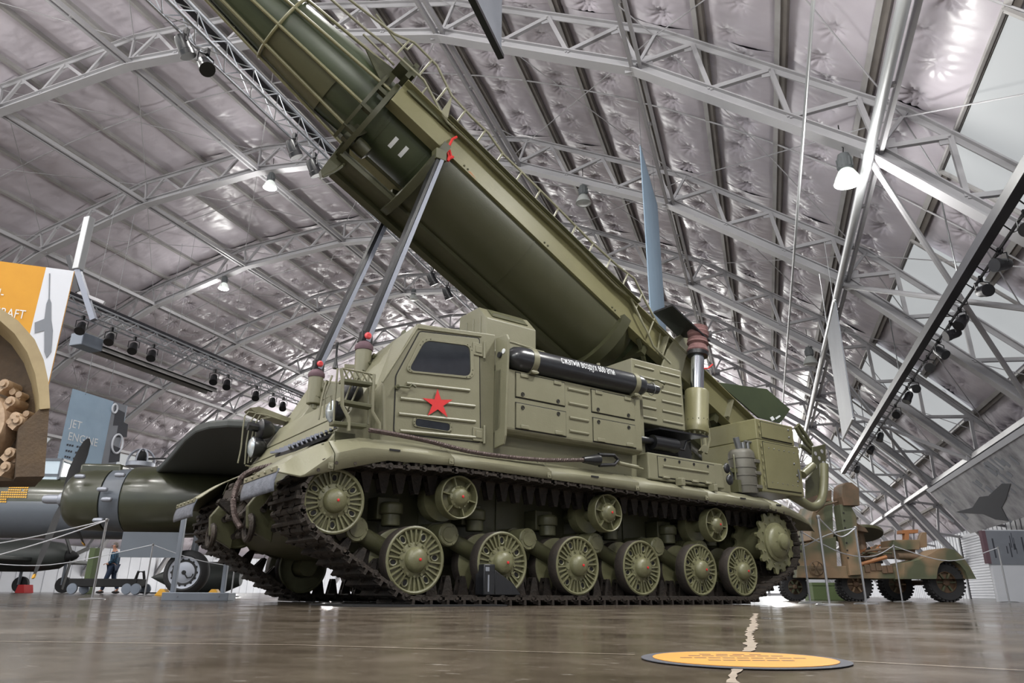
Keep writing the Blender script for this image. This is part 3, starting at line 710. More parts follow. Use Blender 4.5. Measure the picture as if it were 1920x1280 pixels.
# handle, hinges, edge beading of the cab
p = V(*c2(215, 527), Yd-.03); q_ = V(*c2(318, 530), Yd-.05)
mb = MB().tube([(p.x, Yd, p.z), (p.x, Yd-.045, p.z), (p.x+.1, Yd-.05, p.z+.005), (q_.x-.04, Yd-.05, q_.z+.02), (q_.x, Yd-.05, q_.z)], .011, 8); mb.cyl((p.x, Yd, p.z), (p.x, Yd-.02, p.z), .025, n=12); mb.build('door_handle', 'olive_dark', CABN)
for py in ((640, 250), (690, 760)):
    a, b = V(*c2(660, py[1]+10), Yd), V(*c2(725, py[1]+100), Yd)
    mb = MB().box(a.x, b.x, Yd-.012, Yd, b.z, a.z); mb.cyl((b.x, Yd-.015, b.z-.02), (b.x, Yd-.015, a.z+.03), .014, n=10); mb.box(a.x+.03, b.x-.03, Yd-.02, Yd, b.z+.03, a.z-.03); mb.build('door_hinge', 'olive', CABN, bevel=.004)
gp = side([c2(118, 500), c2(330, 175), c2(712, 225)], Yd); MB().tube([(u, .114, v) for u, v in gp], .009, 6).build('drip_rail', 'olive', CABN)
gp = side([c2(118, 525), c2(122, 800)], Yd); MB().tube([(gp[0][0], .09, gp[0][1]), (gp[1][0], .09, gp[1][1])], .02, 8).build('grab_bar', 'olive', CABN)
# roof hatch dome and aerial fittings on the cab roof
mb = MB().ball((.22, .62, 2.53), .3, 24, 8, (1, 1, .42), 0, 90); mb.build('roof_hatch', 'olive', CABN)
mb = MB()
for x, y in ((-.2, .3), (-.14, .36), (-.1, .3), (-.24, .5)): mb.cyl((x, y, 2.47), (x, y, 2.53), .03, n=10); mb.ball((x, y, 2.53), .03, 8, 5)
mb.build('roof_fitting', 'olive_dark', CABN)
# plate standing out behind the door
MB().add([(.60, .12, 1.42), (.60, -.03, 1.44), (.60, -.06, 1.52), (.60, -.1, 2.48), (.60, -.07, 2.54), (.60, .12, 2.55)]+[(.625, .12, 1.42), (.625, -.03, 1.44), (.625, -.06, 1.52), (.625, -.1, 2.48), (.625, -.07, 2.54), (.625, .12, 2.55)],
         [tuple(range(6)), tuple(range(11, 5, -1))]+[(i, 6+i, 6+(i+1) % 6, (i+1) % 6) for i in range(6)]).build('shield_plate', 'olive', VEH, smooth=0, bevel=.006)
MB().cyl((.592, -.03, 2.37), (.6, -.03, 2.37), .026, n=14).build('plate_hole', 'white_ink', bpy.data.objects['shield_plate'])

# ---- body behind the cab, long locker with four hatches
mb = MB().box(.6, 4.6, .17, mir(.17), 1.25, 1.62); mb.box(.6, 2.75, .17, .95, 1.6, 2.45); mb.box(.6, 2.75, mir(.95), mir(.17), 1.6, 2.45); mb.box(4.6, 5.4, .5, mir(.5), 1.25, 1.6)
BODY = mb.build('body', 'olive', VEH, smooth=0, bevel=.012)
lk = MB().prism([(.0, 1.60), (.05, 1.57), (.5, 1.57), (.5, 2.215), (.0, 2.215)], .6, 2.53, lambda u, v, t: (t, u, v))
LOCK = lk.build('side_locker', 'olive', VEH, smooth=0, bevel=.02)
def lock_dot(mb, p, Y, r_=.018): mb.tube([(p[0]+r_*math.cos(t), Y-.004, p[1]+r_*math.sin(t)) for t in [2*math.pi*k/14 for k in range(14)]], .004, 5, True); mb.cyl((p[0], Y-.006, p[1]), (p[0], Y+.0, p[1]), .008, n=8)
HT = [[(918, 443), (1207, 505), (1210, 640), (920, 590)], [(918, 628), (1215, 677), (1217, 825), (920, 775)], [(1370, 545), (1622, 600), (1624, 722), (1378, 680)], [(1380, 713), (1627, 762), (1637, 893), (1386, 855)]]
DOTS = [[(960, 573), (1172, 615)], [(960, 653), (1174, 690)], [(1412, 664), (1594, 699)], [(1415, 738), (1596, 772)]]
for i, (h_, ds) in enumerate(zip(HT, DOTS)):
    P = side([c2(*p) for p in h_], 0); xs = [p[0] for p in P]; zs = sorted(p[1] for p in P); x0, x1, z0, z1 = min(xs), max(xs), sum(zs[:2])/2, sum(zs[2:])/2
    o = MB().box(x0, x1, -.012, .004, z0, z1).build('locker_hatch', 'olive', LOCK, smooth=0, bevel=.004)
    g = MB(); g.tube([(x0-.006, -.001, z0-.006), (x1+.006, -.001, z0-.006), (x1+.006, -.001, z1+.006), (x0-.006, -.001, z1+.006)], .005, 5, True); g.build('hatch_gap', 'black_matt', LOCK)
    mb = MB()
    for d in ds:
        u = side([c2(*d)], -.012)[0]; lock_dot(mb, (u[0], u[1]), -.012)
    mb.build('hatch_lock', 'black_matt', LOCK)
    mb = MB(); zz = z1-.02 if i % 2 == 0 else z0+.02
    for u in (x0+.1, x1-.1): mb.box(u-.05, u+.05, -.024, -.008, zz-.02, zz+.02)
    mb.build('hatch_hinge', 'olive', LOCK, bevel=.006)
for a, b in [((1230, 540), (1355, 568)), ((1235, 625), (1350, 650)), ((1240, 712), (1355, 742)), ((1240, 792), (1355, 820))]:
    P = side([c2(*a), c2(*b)], 0); bead(MB(), P[0], (P[1][0], P[0][1]), .002, .035).build('locker_bead', 'olive', LOCK)
# gas cylinder with straps and lettering
gc = MB().lathe([(.03, -.02), (.035, .06), (.07, .09), (.11, .14), (.127, .22), (.127, 1.86), (.12, 1.93), (.1, 1.99), (.07, 2.03), (.055, 2.04)], (.6, .03, 2.345), (1, 0, .008), 36)
GAS = gc.build('gas_cylinder', 'cyl', VEH)
MB().lathe([(.05, 2.03), (.055, 2.1), (.055, 2.22), (.05, 2.25), (.03, 2.26)], (.6, .03, 2.345), (1, 0, .008), 20).build('valve_cap', 'cyl', GAS)
MB().tube([(2.76+.05*0, .03+.06*math.cos(t), 2.36+.075*math.sin(t)) for t in [2*math.pi*k/16 for k in range(16)]], .004, 5, True).build('safety_wire', 'steel', GAS)
for x in (.97, 2.42):
    mb = MB().lathe([(.1275, -.035), (.134, -.033), (.134, .033), (.1275, .035)], (x, .03, 2.345+.008*(x-.6)), (1, 0, 0), 36, cap=False)
    mb.box(x-.03, x+.03, -.06, .02, 2.2, 2.235); mb.cyl((x-.045, -.05, 2.215), (x+.045, -.05, 2.215), .014, n=8); mb.build('cylinder_strap', 'olive', GAS)
def text_mesh(s_, size, align='LEFT', ext=0.0):
    cu = bpy.data.curves.new('lettering', 'FONT'); cu.body = s_; cu.size = size; cu.align_x = align; cu.extrude = ext; cu.resolution_u = 3
    o = bpy.data.objects.new('lettering', cu); col.objects.link(o); dg = bpy.context.evaluated_depsgraph_get(); dg.update()
    me = bpy.data.meshes.new_from_object(o.evaluated_get(dg)); bpy.data.objects.remove(o); bpy.data.curves.remove(cu); return me
me = text_mesh('сжатый воздух 600 атм', .125)
bm = bmesh.new(); bm.from_mesh(me); wmax = max(v.co.x for v in bm.verts)
X0t, X1t = V(1050, 682, -.07).x, V(1150, 703, -.07).x
bmesh.ops.subdivide_edges(bm, edges=[e for e in bm.edges if abs(e.verts[0].co.y-e.verts[1].co.y) > .02], cuts=3)
for v in bm.verts:
    x = X0t+v.co.x/wmax*(X1t-X0t); th = (v.co.y+.012)/.1285; v.co = Vector((x, .03-.1285*math.cos(th), 2.345+.008*(x-.6)+.1285*math.sin(th)))
bm.to_mesh(me); bm.free(); obj('lettering', me, 'white_ink', GAS)
# conduits above the cylinder
mb = MB().tube([(.66, .1, 2.5), (.75, .08, 2.53), (.95, .08, 2.52), (1.3, .1, 2.5), (2.3, .1, 2.5), (2.5, .1, 2.49)], .012, 6); mb.box(1.0, 1.2, .08, .2, 2.46, 2.52); mb.box(1.5, 2.2, .1, .2, 2.46, 2.49); mb.cyl((2.03, .14, 2.49), (2.03, .14, 2.56), .02, n=8); mb.build('conduit', 'olive', BODY)
# box on the roof behind the cab
mb = MB().prism([(.5, 2.56), (.5, 2.93), (.66, 3.1), (1.06, 3.1), (1.06, 2.56)], .74, 1.42, lambda u, v, t: (t, u, v)); RB_ = mb.build('roof_box', 'olive', VEH, smooth=0, bevel=.012)
for y in (.62, .76, .9): MB().tube([(.738, y, 2.62), (.738, y, 2.98)], .014, 6).build('box_rib', 'olive', RB_)
mb = MB().box(.86, 1.3, .55, .6, 3.0, 3.02); mb.slab([(.84, .53, 2.965), (1.32, .53, 2.965), (1.32, .64, 3.082), (.84, .64, 3.082)], (0, -.008, .008)); mb.build('box_lid', 'olive_dark', RB_)
# ribbed box in front of the ram
LB = MB().box(2.78, 3.68, .35, .95, 2.04, 2.83).build('ribbed_box', 'olive', VEH, smooth=0, bevel=.012)
for i in range(6):
    z = 2.74-i*.125
    for x0, x1 in ((2.82, 3.16), (3.27, 3.63)):
        MB().tube([(x0, .35, z), (x1, .35, z)], .016, 8).build('box_rib', 'olive', LB)
MB().tube([(3.12, .33, 2.6), (3.16, .3, 2.6), (3.28, .3, 2.58), (3.32, .33, 2.58)], .012, 6).build('box_handle', 'olive_dark', LB)
# low locker with one long hatch
LL = MB().box(2.6, 3.9, .0, .45, 1.3, 1.6).build('low_locker', 'olive', VEH, smooth=0, bevel=.015)
MB().box(2.75, 3.72, -.01, .005, 1.34, 1.565).build('locker_hatch', 'olive', LL, smooth=0, bevel=.004)
mb = MB(); mb.tube([(2.745, -.001, 1.335), (3.725, -.001, 1.335), (3.725, -.001, 1.57), (2.745, -.001, 1.57)], .005, 5, True); mb.build('hatch_gap', 'black_matt', LL)
bead(MB(), (2.82, 1.465), (3.6, 1.465), -.01, .03).build('locker_bead', 'olive', LL)
mb = MB()
for x in (2.86, 3.1, 3.35, 3.6): lock_dot(mb, (x, 1.54), -.01, .014)
mb.build('hatch_lock', 'black_matt', LL)
mb = MB()
for x in (2.86, 3.1, 3.35, 3.58): mb.box(x-.05, x+.05, -.024, 0, 1.33, 1.36); mb.cyl((x-.05, -.02, 1.335), (x+.05, -.02, 1.335), .012, n=8)
mb.build('hatch_hinge', 'olive', LL, bevel=.004)
mb = MB().ball((3.93, -.03, 1.55), .05, 12, 8, (1, .6, 1.3)); mb.ball((3.95, -.04, 1.41), .055, 12, 8, (1, .6, 1.2)); mb.tube([(3.93, -.06, 1.54), (3.96, -.08, 1.47), (3.95, -.07, 1.4)], .008, 6); mb.build('tail_lamp', 'black', LL)
mb = MB()
for px in ((1277, 902), (1338, 913)):
    p = V(*px, -.06); mb.box(p.x-.03, p.x+.03, -.1, .0, p.z-.05, p.z+.03)
mb.build('step_bracket', 'olive', LL, bevel=.006)
# dark recess with the starter heater above the low locker
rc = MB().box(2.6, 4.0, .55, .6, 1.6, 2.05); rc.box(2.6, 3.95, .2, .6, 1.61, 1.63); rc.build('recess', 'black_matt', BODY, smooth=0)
a, b = V(1222, 827, .12), V(1266, 838, .12)
mb = MB().cyl((a.x, .12, (a.z+b.z)/2), (b.x, .12, (a.z+b.z)/2), .085, n=24); mb.cyl((a.x-.2, .12, a.z), (a.x, .12, a.z), .04, n=12); mb.tube([(b.x, .1, b.z-.02), (b.x+.1, .08, b.z-.03), (b.x+.18, .1, b.z+.08), (b.x+.3, .14, b.z+.12)], .014, 6); HEAT = mb.build('heater_drum', 'black', VEH)
a, b = V(1205, 797, .3), V(1312, 820, .3)
MB().slab([(a.x, .04, 1.9), (3.72, .04, 1.91), (3.72, .6, 1.95), (a.x, .6, 1.92)], (0, 0, .02)).build('black_shelf', 'black', BODY)
# filter barrel with bands
bc = V(1393, 880, .12); BX = bc.x+.04
mb = MB().lathe([(.16, 0), (.165, .02), (.165, .5), (.155, .53), (.13, .555), (.001, .56)], (BX-.02, .14, 1.3), (0,0,1), 32); BR = mb.build('filter_barrel', 'barrel', VEH)
for z in (1.4, 1.52, 1.62, 1.74): MB().lathe([(.165, -.008), (.172, -.006), (.172, .006), (.165, .008)], (BX-.02, .14, z), (0,0,1), 32, cap=False).build('barrel_band', 'barrel', BR)
mb = MB()
for z in (1.38, 1.55, 1.7): mb.box(BX+.01, BX+.12, -.035, .0, z-.02, z+.025)
mb.build('band_clamp', 'barrel', BR, bevel=.006)
mb = MB().cyl((BX-.02, .1, 1.85), (BX-.02, .1, 1.95), .03, n=10); mb.cyl((BX+.08, .1, 1.85), (BX+.08, .1, 1.97), .025, n=10); mb.tube([(BX+.02, .1, 1.97), (BX+.16, .08, 1.97), (BX+.2, .06, 1.9)], .016, 6); mb.cyl((BX-.1, .1, 1.84), (BX-.15, .1, 2.0), .04, n=10); mb.build('barrel_tap', 'steel', BR)
mb = MB().tube([(BX-.23, .1, 1.32), (BX-.23, .1, 1.7), (BX-.2, .12, 1.77), (BX-.15, .15, 1.77)], .012, 6); mb.box(BX-.24, BX-.14, .1, .25, 1.55, 1.6); mb.box(BX-.26, BX-.2, .05, .2, 1.3, 1.45); mb.build('barrel_bracket', 'olive_dark', BR)
# rear equipment box with two doors
a = V(1431, 915, -.03); b = V(1508, 929, -.03)
RX0, RX1 = 4.62, 5.52
REAR = MB().box(RX0, RX1, -.02, .9, 1.33, 2.0).box(RX0, RX1-.08, -.02, .9, 2.0, 2.27).build('rear_box', 'olive_mid', VEH, smooth=0, bevel=.012)
for z0, z1, x1 in ((1.38, 1.97, RX1-.07), (2.03, 2.235, RX1-.15)):
    d = MB().box(RX0+.1, x1, -.034, -.016, z0, z1).build('box_door', 'olive_mid', REAR, smooth=0, bevel=.004)
    g = MB(); g.tube([(RX0+.094, -.021, z0-.006), (x1+.006, -.021, z0-.006), (x1+.006, -.021, z1+.006), (RX0+.094, -.021, z1+.006)], .005, 5, True); g.build('door_gap', 'black_matt', REAR)
    mb = MB(); n = 6 if z1 < 2 else 2
    for i in range(n): mb.cyl((RX0+.05, -.035, z0+.03+(z1-z0-.1)*i/(n-1)), (RX0+.05, -.035, z0+.07+(z1-z0-.1)*i/(n-1)), .01, n=8)
    mb.build('door_hinge', 'olive_mid', REAR)
mb = MB()
for i in range(6): mb.ball((RX0+.2+i*.11, -.036, 1.9), .009, 8, 5); mb.ball((RX0+.2+i*.11, -.036, 1.46), .007, 8, 5)
for x, z in ((RX1-.14, 1.52), (RX1-.14, 1.6), (RX1-.18, 1.75), (RX1-.22, 2.1), (RX1-.22, 2.2)): mb.ball((x, -.038, z), .014, 8, 5)
mb.build('door_rivet', 'steel', REAR)
mb = MB().tube([(RX1-.12, -.05, 1.68), (RX1-.12, -.06, 1.62), (RX1-.11, -.05, 1.55)], .01, 6); mb.build('door_latch', 'steel', REAR)
# rear pipes and perforated bracket
YP = .1
pp = [(1478, 925), (1500, 938), (1522, 950), (1537, 943), (1543, 925), (1545, 900), (1545, 870)]
P = [V(*p, YP) for p in pp]; sm_ = []
for i in range(len(P)-1):
    for t in range(4):
        p0, p1, p2_, p3 = P[max(i-1, 0)], P[i], P[i+1], P[min(i+2, len(P)-1)]; t_ = t/4
        sm_.append(.5*((2*p1)+(p2_-p0)*t_+(2*p0-5*p1+4*p2_-p3)*t_**2+(3*p1-p0-3*p2_+p3)*t_**3))
MB().tube(sm_+[P[-1]], .06, 14).build('exhaust_pipe', 'lead', VEH)
a = V(1505, 890, .2); b = V(1524, 873, .2); MB().tube([a, (a+b)/2, b], .055, 12).build('rear_pipe', 'lead', VEH)
pb = [(1524, 838), (1548, 832), (1549, 878), (1540, 925), (1512, 935), (1512, 900), (1524, 885)]
sl_ = [V(*p, .3) for p in pb]; RBk = MB().slab(sl_, (0, .02, 0)).build('rear_bracket', 'olive_dark', VEH, smooth=0, bevel=.004)
hb = MB()
for px in ((1529, 850), (1536, 859), (1541, 846), (1544, 868), (1529, 874)):
    p = V(*px, .295); hb.cyl((p.x, .29, p.z), (p.x, .297, p.z), .03, n=14)
hb.build('bracket_hole', 'truss_white', RBk)
hs = MB()
for k, pl in enumerate([[(1492, 800), (1500, 815), (1512, 832), (1525, 845)], [(1496, 796), (1510, 815), (1522, 835)], [(1500, 835), (1512, 842), (1520, 850)]]): hs.tube([V(*p, .35) for p in pl], .03, 8)
hs.build('rear_hose', 'olive_dark', VEH)
# ---- strut mounts on the glacis and the two support struts
def cyl_mount(x, y):
    z0, z1 = 2.08, 2.4; mb = MB().cyl((x, y, z0), (x, y, z1), .082, n=28); mb.cyl((x, y, z0-.06), (x, y, z0), .045, n=14)
    mb.box(x, XP(2.22)+.03, y-.06, y+.06, 2.12, 2.36); m0 = mb.build('strut_mount', 'olive', VEH, bevel=.008)
    b = MB()
    for dz in (2.15, 2.24, 2.33):
        for dy in (-.055, .055): b.cyl((XP(dz)-.02, y+dy, dz+.01), (XP(dz)+.03, y+dy, dz), .028, n=6)
    b.build('mount_bolt', 'olive_dark', m0)
    MB().lathe([(.088, 0), (.094, .02), (.09, .05), (.06, .085), (.035, .1)], (x, y, z1-.01), (0,0,1), 28).build('canvas_cap', 'boot_dark', m0)
    return m0
NY, FY = .86, 2.07
for y, pb, pt in ((NY, (686, 632), (823, 300)), (FY, (597, 684), (740, 375))):
    a, b = V(*pb, y), V(*pt, y); m0 = cyl_mount(a.x-.01, y)
    MB().cyl((a.x, y, 2.48), (a.x, y, a.z+.02), .045, n=12).build('strut_foot', 'black', m0)
    d = (b-a).normalized(); st = MB(); st.bar(a-d*.05, b+d*.06, .016, .1, up=(1,0,0))
    so = MB().bar(a-d*.06+Vector((.022, -.05, 0)), b+d*.06+Vector((.022, -.05, 0)), .012, .048, up=(1, 0, 0)).build('support_strut', 'strut', VEH, bevel=.003)
    MB().bar(a-d*.06+Vector((0, .02, 0)), b+d*.06+Vector((0, .02, 0)), .126, .09, up=(1, 0, 0)).build('strut_web', 'black', so, bevel=.003)
    pn = MB().lathe([(.036, .0), (.036, -.015), (.026, -.025), (.024, -.03)], (a.x, y-.045, a.z), (0,1,0), 18); pn.build('pin_cap', 'pink_red', so)
    MB().lathe([(.018, .0), (.018, -.033)], (a.x, y-.045, a.z), (0,1,0), 12).build('pin_core', 'red', so)
    MB().box(a.x-.06, a.x+.06, y-.04, y+.04, a.z-.1, a.z+.05).build('strut_clevis', 'black', so, bevel=.006)
    MB().box(b.x-.07, b.x+.07, y-.06, y+.06, b.z-.02, b.z+.12).build('strut_head', 'olive_dark', so, bevel=.006)

# ---- cradle: s runs up along the missile, t is square to it
EL = R_(28); CA, SA_ = math.cos(EL), math.sin(EL); TA = 4.69
def K(s, t, y): return Vector((-s*CA+t*SA_, y, s*SA_+t*CA))
def KR(s, r, phi): return K(s, TA-r*math.cos(phi), YC-r*math.sin(phi))      # phi from straight below, positive to the near side
def kbox(mb, s0, s1, t0, t1, y0, y1): return mb.hexa([K(s0, t0, y0), K(s0, t0, y1), K(s0, t1, y1), K(s0, t1, y0)], [K(s1, t0, y0), K(s1, t0, y1), K(s1, t1, y1), K(s1, t1, y0)])
RC = .6
mb = MB(); n = 28
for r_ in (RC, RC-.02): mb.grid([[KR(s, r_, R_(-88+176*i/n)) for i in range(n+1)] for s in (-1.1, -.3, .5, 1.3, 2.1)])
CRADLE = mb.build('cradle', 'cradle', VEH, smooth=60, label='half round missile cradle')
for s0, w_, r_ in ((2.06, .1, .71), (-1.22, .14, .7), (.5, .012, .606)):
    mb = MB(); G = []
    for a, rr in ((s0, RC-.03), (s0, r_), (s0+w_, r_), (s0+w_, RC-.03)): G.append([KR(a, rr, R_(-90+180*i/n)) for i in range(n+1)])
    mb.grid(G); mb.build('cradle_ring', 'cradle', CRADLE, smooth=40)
# conical collar below the lower ring
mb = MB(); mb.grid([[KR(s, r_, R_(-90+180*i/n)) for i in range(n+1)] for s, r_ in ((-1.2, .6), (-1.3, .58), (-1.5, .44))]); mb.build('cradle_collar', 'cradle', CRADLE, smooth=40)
for sgn in (1, -1):
    q = lambda y: y if sgn > 0 else mir(y)
    mb = MB(); y0, y1 = sorted((q(.88), q(.9))); kbox(mb, -4.2, 2.92, 4.66, 4.98, y0, y1)
    y2, y3 = sorted((q(.78), q(.98))); kbox(mb, -4.2, 2.92, 4.975, 4.99, y2, y3); y4, y5 = sorted((q(.86), q(1.02))); kbox(mb, -4.2, 2.92, 4.64, 4.66, y4, y5)
    rl = mb.build('cradle_rail', 'olive_mid', CRADLE, smooth=0, bevel=.004)
    mb = MB()
    for s in (-.95, .35, 1.75):
        for ds in (-.02, .04): p = K(s+ds, 4.70, q(.877)); mb.ball(p, .014, 8, 5)
    mb.build('rail_bolt', 'olive_dark', rl)
    for s in (-3.4, -2.6, -1.9): kb = MB(); kbox(kb, s, s+.03, 4.66, 4.98, *sorted((q(.8), q(.88)))); kb.build('rail_gusset', 'olive', rl, smooth=0)
# keel beam under the trough and open lattice at the lower end
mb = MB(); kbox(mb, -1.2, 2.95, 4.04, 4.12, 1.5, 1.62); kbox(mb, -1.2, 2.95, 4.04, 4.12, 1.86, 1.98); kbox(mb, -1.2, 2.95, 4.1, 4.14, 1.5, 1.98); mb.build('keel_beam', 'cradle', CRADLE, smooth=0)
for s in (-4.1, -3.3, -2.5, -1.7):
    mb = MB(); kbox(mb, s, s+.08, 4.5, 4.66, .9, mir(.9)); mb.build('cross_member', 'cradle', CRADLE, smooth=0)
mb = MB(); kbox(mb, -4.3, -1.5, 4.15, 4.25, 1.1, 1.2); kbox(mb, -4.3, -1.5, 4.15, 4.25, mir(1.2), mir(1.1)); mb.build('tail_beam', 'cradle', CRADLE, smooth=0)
for y in (.9, mir(.9)):
    for s0, s1 in ((-1.5, -2.2), (-2.9, -2.2), (-2.9, -3.6)):
        MB().bar(K(s0, 4.64, y), K(s1, 4.25, y+(.2 if y < 1.5 else -.2)), .05, .05).build('tail_strut', 'cradle', CRADLE, smooth=0)
# clamp frame round the missile
CL = MB(); kbox(CL, 2.92, 2.98, 5.02, 5.3, .8, .98); kbox(CL, 2.88, 3.12, 5.1, 5.24, .8, 1.0)
G = [[KR(s, r_, R_(a)) for a in range(-60, 126, 6)] for s, r_ in ((2.93, .5), (2.93, .62), (2.99, .62), (2.99, .5), (2.93, .5))]; CL.grid(G)
G = [[KR(s, r_, R_(a)) for a in range(10, 126, 6)] for s, r_ in ((3.1, .52), (3.1, .6), (3.14, .6), (3.14, .52), (3.1, .52))]; CL.grid(G)
for a in (30, 60, 90): CL.bar(KR(2.95, .57, R_(a)), KR(3.13, .57, R_(a)), .06, .06)
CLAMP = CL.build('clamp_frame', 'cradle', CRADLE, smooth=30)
def kp(px, py, Y): v = V(px, py, Y); return v
e_ = lambda x, y: (580+x/3.764, 80+y/3.764)
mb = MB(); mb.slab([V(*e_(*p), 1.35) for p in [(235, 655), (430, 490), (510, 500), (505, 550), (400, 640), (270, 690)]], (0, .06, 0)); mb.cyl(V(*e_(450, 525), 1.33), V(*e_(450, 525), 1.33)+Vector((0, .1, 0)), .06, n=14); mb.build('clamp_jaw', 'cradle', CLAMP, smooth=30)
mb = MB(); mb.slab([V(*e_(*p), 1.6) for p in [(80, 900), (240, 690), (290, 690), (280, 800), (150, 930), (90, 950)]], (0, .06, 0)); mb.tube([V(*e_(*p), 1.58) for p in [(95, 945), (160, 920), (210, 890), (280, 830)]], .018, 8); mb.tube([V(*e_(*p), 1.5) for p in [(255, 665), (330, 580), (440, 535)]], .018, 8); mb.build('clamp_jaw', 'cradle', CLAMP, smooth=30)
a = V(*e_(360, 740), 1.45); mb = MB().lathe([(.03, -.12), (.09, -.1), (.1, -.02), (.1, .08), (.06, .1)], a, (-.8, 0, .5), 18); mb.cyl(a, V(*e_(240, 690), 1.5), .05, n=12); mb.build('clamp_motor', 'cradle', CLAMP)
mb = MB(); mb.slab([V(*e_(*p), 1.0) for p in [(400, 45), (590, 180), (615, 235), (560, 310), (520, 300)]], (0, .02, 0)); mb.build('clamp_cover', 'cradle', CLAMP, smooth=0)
# cage of tubes round the warhead, with a bent sheet inside
TM = 4.87
def KM(s, r, phi): return K(s, TM-r*math.cos(phi), YC-r*math.sin(phi))
def cr(s): return lerp([(2.9, .57), (4.33, .445), (5.0, .385), (7.4, .15)], s)
for a in (-62, -22, 12, 48, 84, 125, 180, -120):
    MB().tube([KM(s, cr(s), R_(a)) for s in (2.95, 3.6, 4.33, 5.0, 6.0, 7.2)], .02, 8).build('cage_tube', 'olive_mid', CRADLE)
for s in (4.33, 5.6, 6.7):
    MB().tube([KM(s, cr(s), 2*math.pi*i/40) for i in range(40)], .02, 8, True).build('cage_hoop', 'olive_mid', CRADLE)
mb = MB(); mb.grid([[KM(s, cr(s)-.03, R_(a)) for a in range(-24, 50, 6)] for s in (3.5, 3.9, 4.33)]); o = mb.build('cage_sheet', 'olive_dark', CRADLE, smooth=60)
mb = MB(); mb.grid([[KM(s, cr(s)-.03, R_(a)) for a in range(-70, -22, 6)] for s in (3.05, 3.6, 4.33, 5.2)]); o = mb.build('cage_sheet', 'olive_dark', CRADLE, smooth=60)
# ladder rails along the near edge
YL = .8
out_px = [e_(250, -330), e_(600, -60), e_(740, 0), e_(900, 160), e_(1005, 375), e_(1150, 530), e_(1265, 640), e_(1370, 790)]
g_ = lambda x, y: (980+x/4.571, 480+y/4.571)
out_px += [(975.5, 320), (1040, 384), (1110, 455), g_(720, 0), g_(820, 90), g_(955, 190), g_(1060, 400), g_(1160, 590), g_(1400, 830)]
in_px = [e_(150, -310), e_(400, -90), e_(520, 0), e_(810, 265), e_(930, 490), e_(975, 560), e_(1185, 755), (925, 312), (1000, 385), (1090, 470), g_(650, 110), g_(800, 260), g_(920, 350), g_(1010, 540), g_(1065, 640), g_(1120, 770), g_(1265, 920)]
def dsort(px): return [V(*p, YL) for p in px]
ro, ri = dsort(out_px), dsort(in_px)
LAD = MB().tube(ro, .016, 8).build('ladder_rail', 'olive', CRADLE)
MB().tube(ri, .016, 8).build('ladder_rail', 'olive', CRADLE)
def sval(v): return -v.x*CA+v.z*SA_
def at_s(path, s):
    for a, b in zip(path, path[1:]):
        sa_, sb_ = sval(a), sval(b)
        if (sa_-s)*(sb_-s) <= 0 and abs(sa_-sb_) > 1e-6: return a.lerp(b, (s-sa_)/(sb_-sa_))
s_ = 3.2
while s_ > -2.6:
    a, b = at_s(ri, s_), at_s(ro, s_)
    if a and b: MB().cyl(a, b, .013, n=8).build('ladder_rung', 'olive', CRADLE)
    s_ -= .34
for s in (2.7, 1.9, .9, 0, -.9, -1.8):
    a = at_s(ri, s)
    if a: MB().cyl(a, K(s, 4.99, .88), .013, n=6).build('ladder_stay', 'olive', CRADLE)
# upper hand-rail loop further up
hr = [[e_(*p) for p in ((470, -200), (610, -20), (690, 50), (745, 0))], [e_(*p) for p in ((380, -60), (480, 40), (600, 160))]]
for L_ in hr: MB().tube([V(*p, 1.0) for p in L_], .014, 8).build('hand_rail', 'olive', CRADLE)
# walkway plate beside the rail
mb = MB(); mb.slab([V(*e_(*p), .84) for p in [(690, 335), (760, 330), (930, 490), (985, 560), (1000, 625)]], (0, .02, 0)); kbox(mb, -1.2, 2.3, 4.99, 5.0, .72, .9); mb.build('walkway_plate', 'olive_dark', CRADLE, smooth=0)
mb = MB(); mb.slab([V(*e_(*p), .78) for p in [(930, 490), (1005, 380), (1000, 430), (975, 545)]], (0, .015, 0)); mb.build('walkway_gusset', 'olive', CRADLE, smooth=0)
# red remove-before-use ribbons
for L_ in ([(1040, 665), (1010, 680), (985, 730), (972, 775), (985, 800), (975, 835)], [(985, 800), (1000, 815), (1016, 805)], [(975, 770), (990, 760), (1000, 800), (978, 834)]):
    MB().tube([V(*e_(*p), .83) for p in L_], .016, 6).build('warning_ribbon', 'red_tag', CRADLE)
MB().slab([V(*e_(*p), .873) for p in [(1120, 905), (1140, 910), (1180, 965), (1165, 970)]], (0, .006, 0)).build('orange_label', 'orange_part', CRADLE, smooth=0)
a = V(736, 377, 2.0); MB().tube([V(719, 383, 2.0), V(722, 378, 2.0), V(728, 382, 2.0), V(722, 386, 2.0)], .015, 6).build('warning_ribbon', 'red_tag', CRADLE)
a = V(1327, 688, .5); MB().tube([V(1318, 691, .45), V(1328, 690, .45), V(1336, 683, .45)], .012, 6).build('warning_ribbon', 'red_tag', CRADLE)

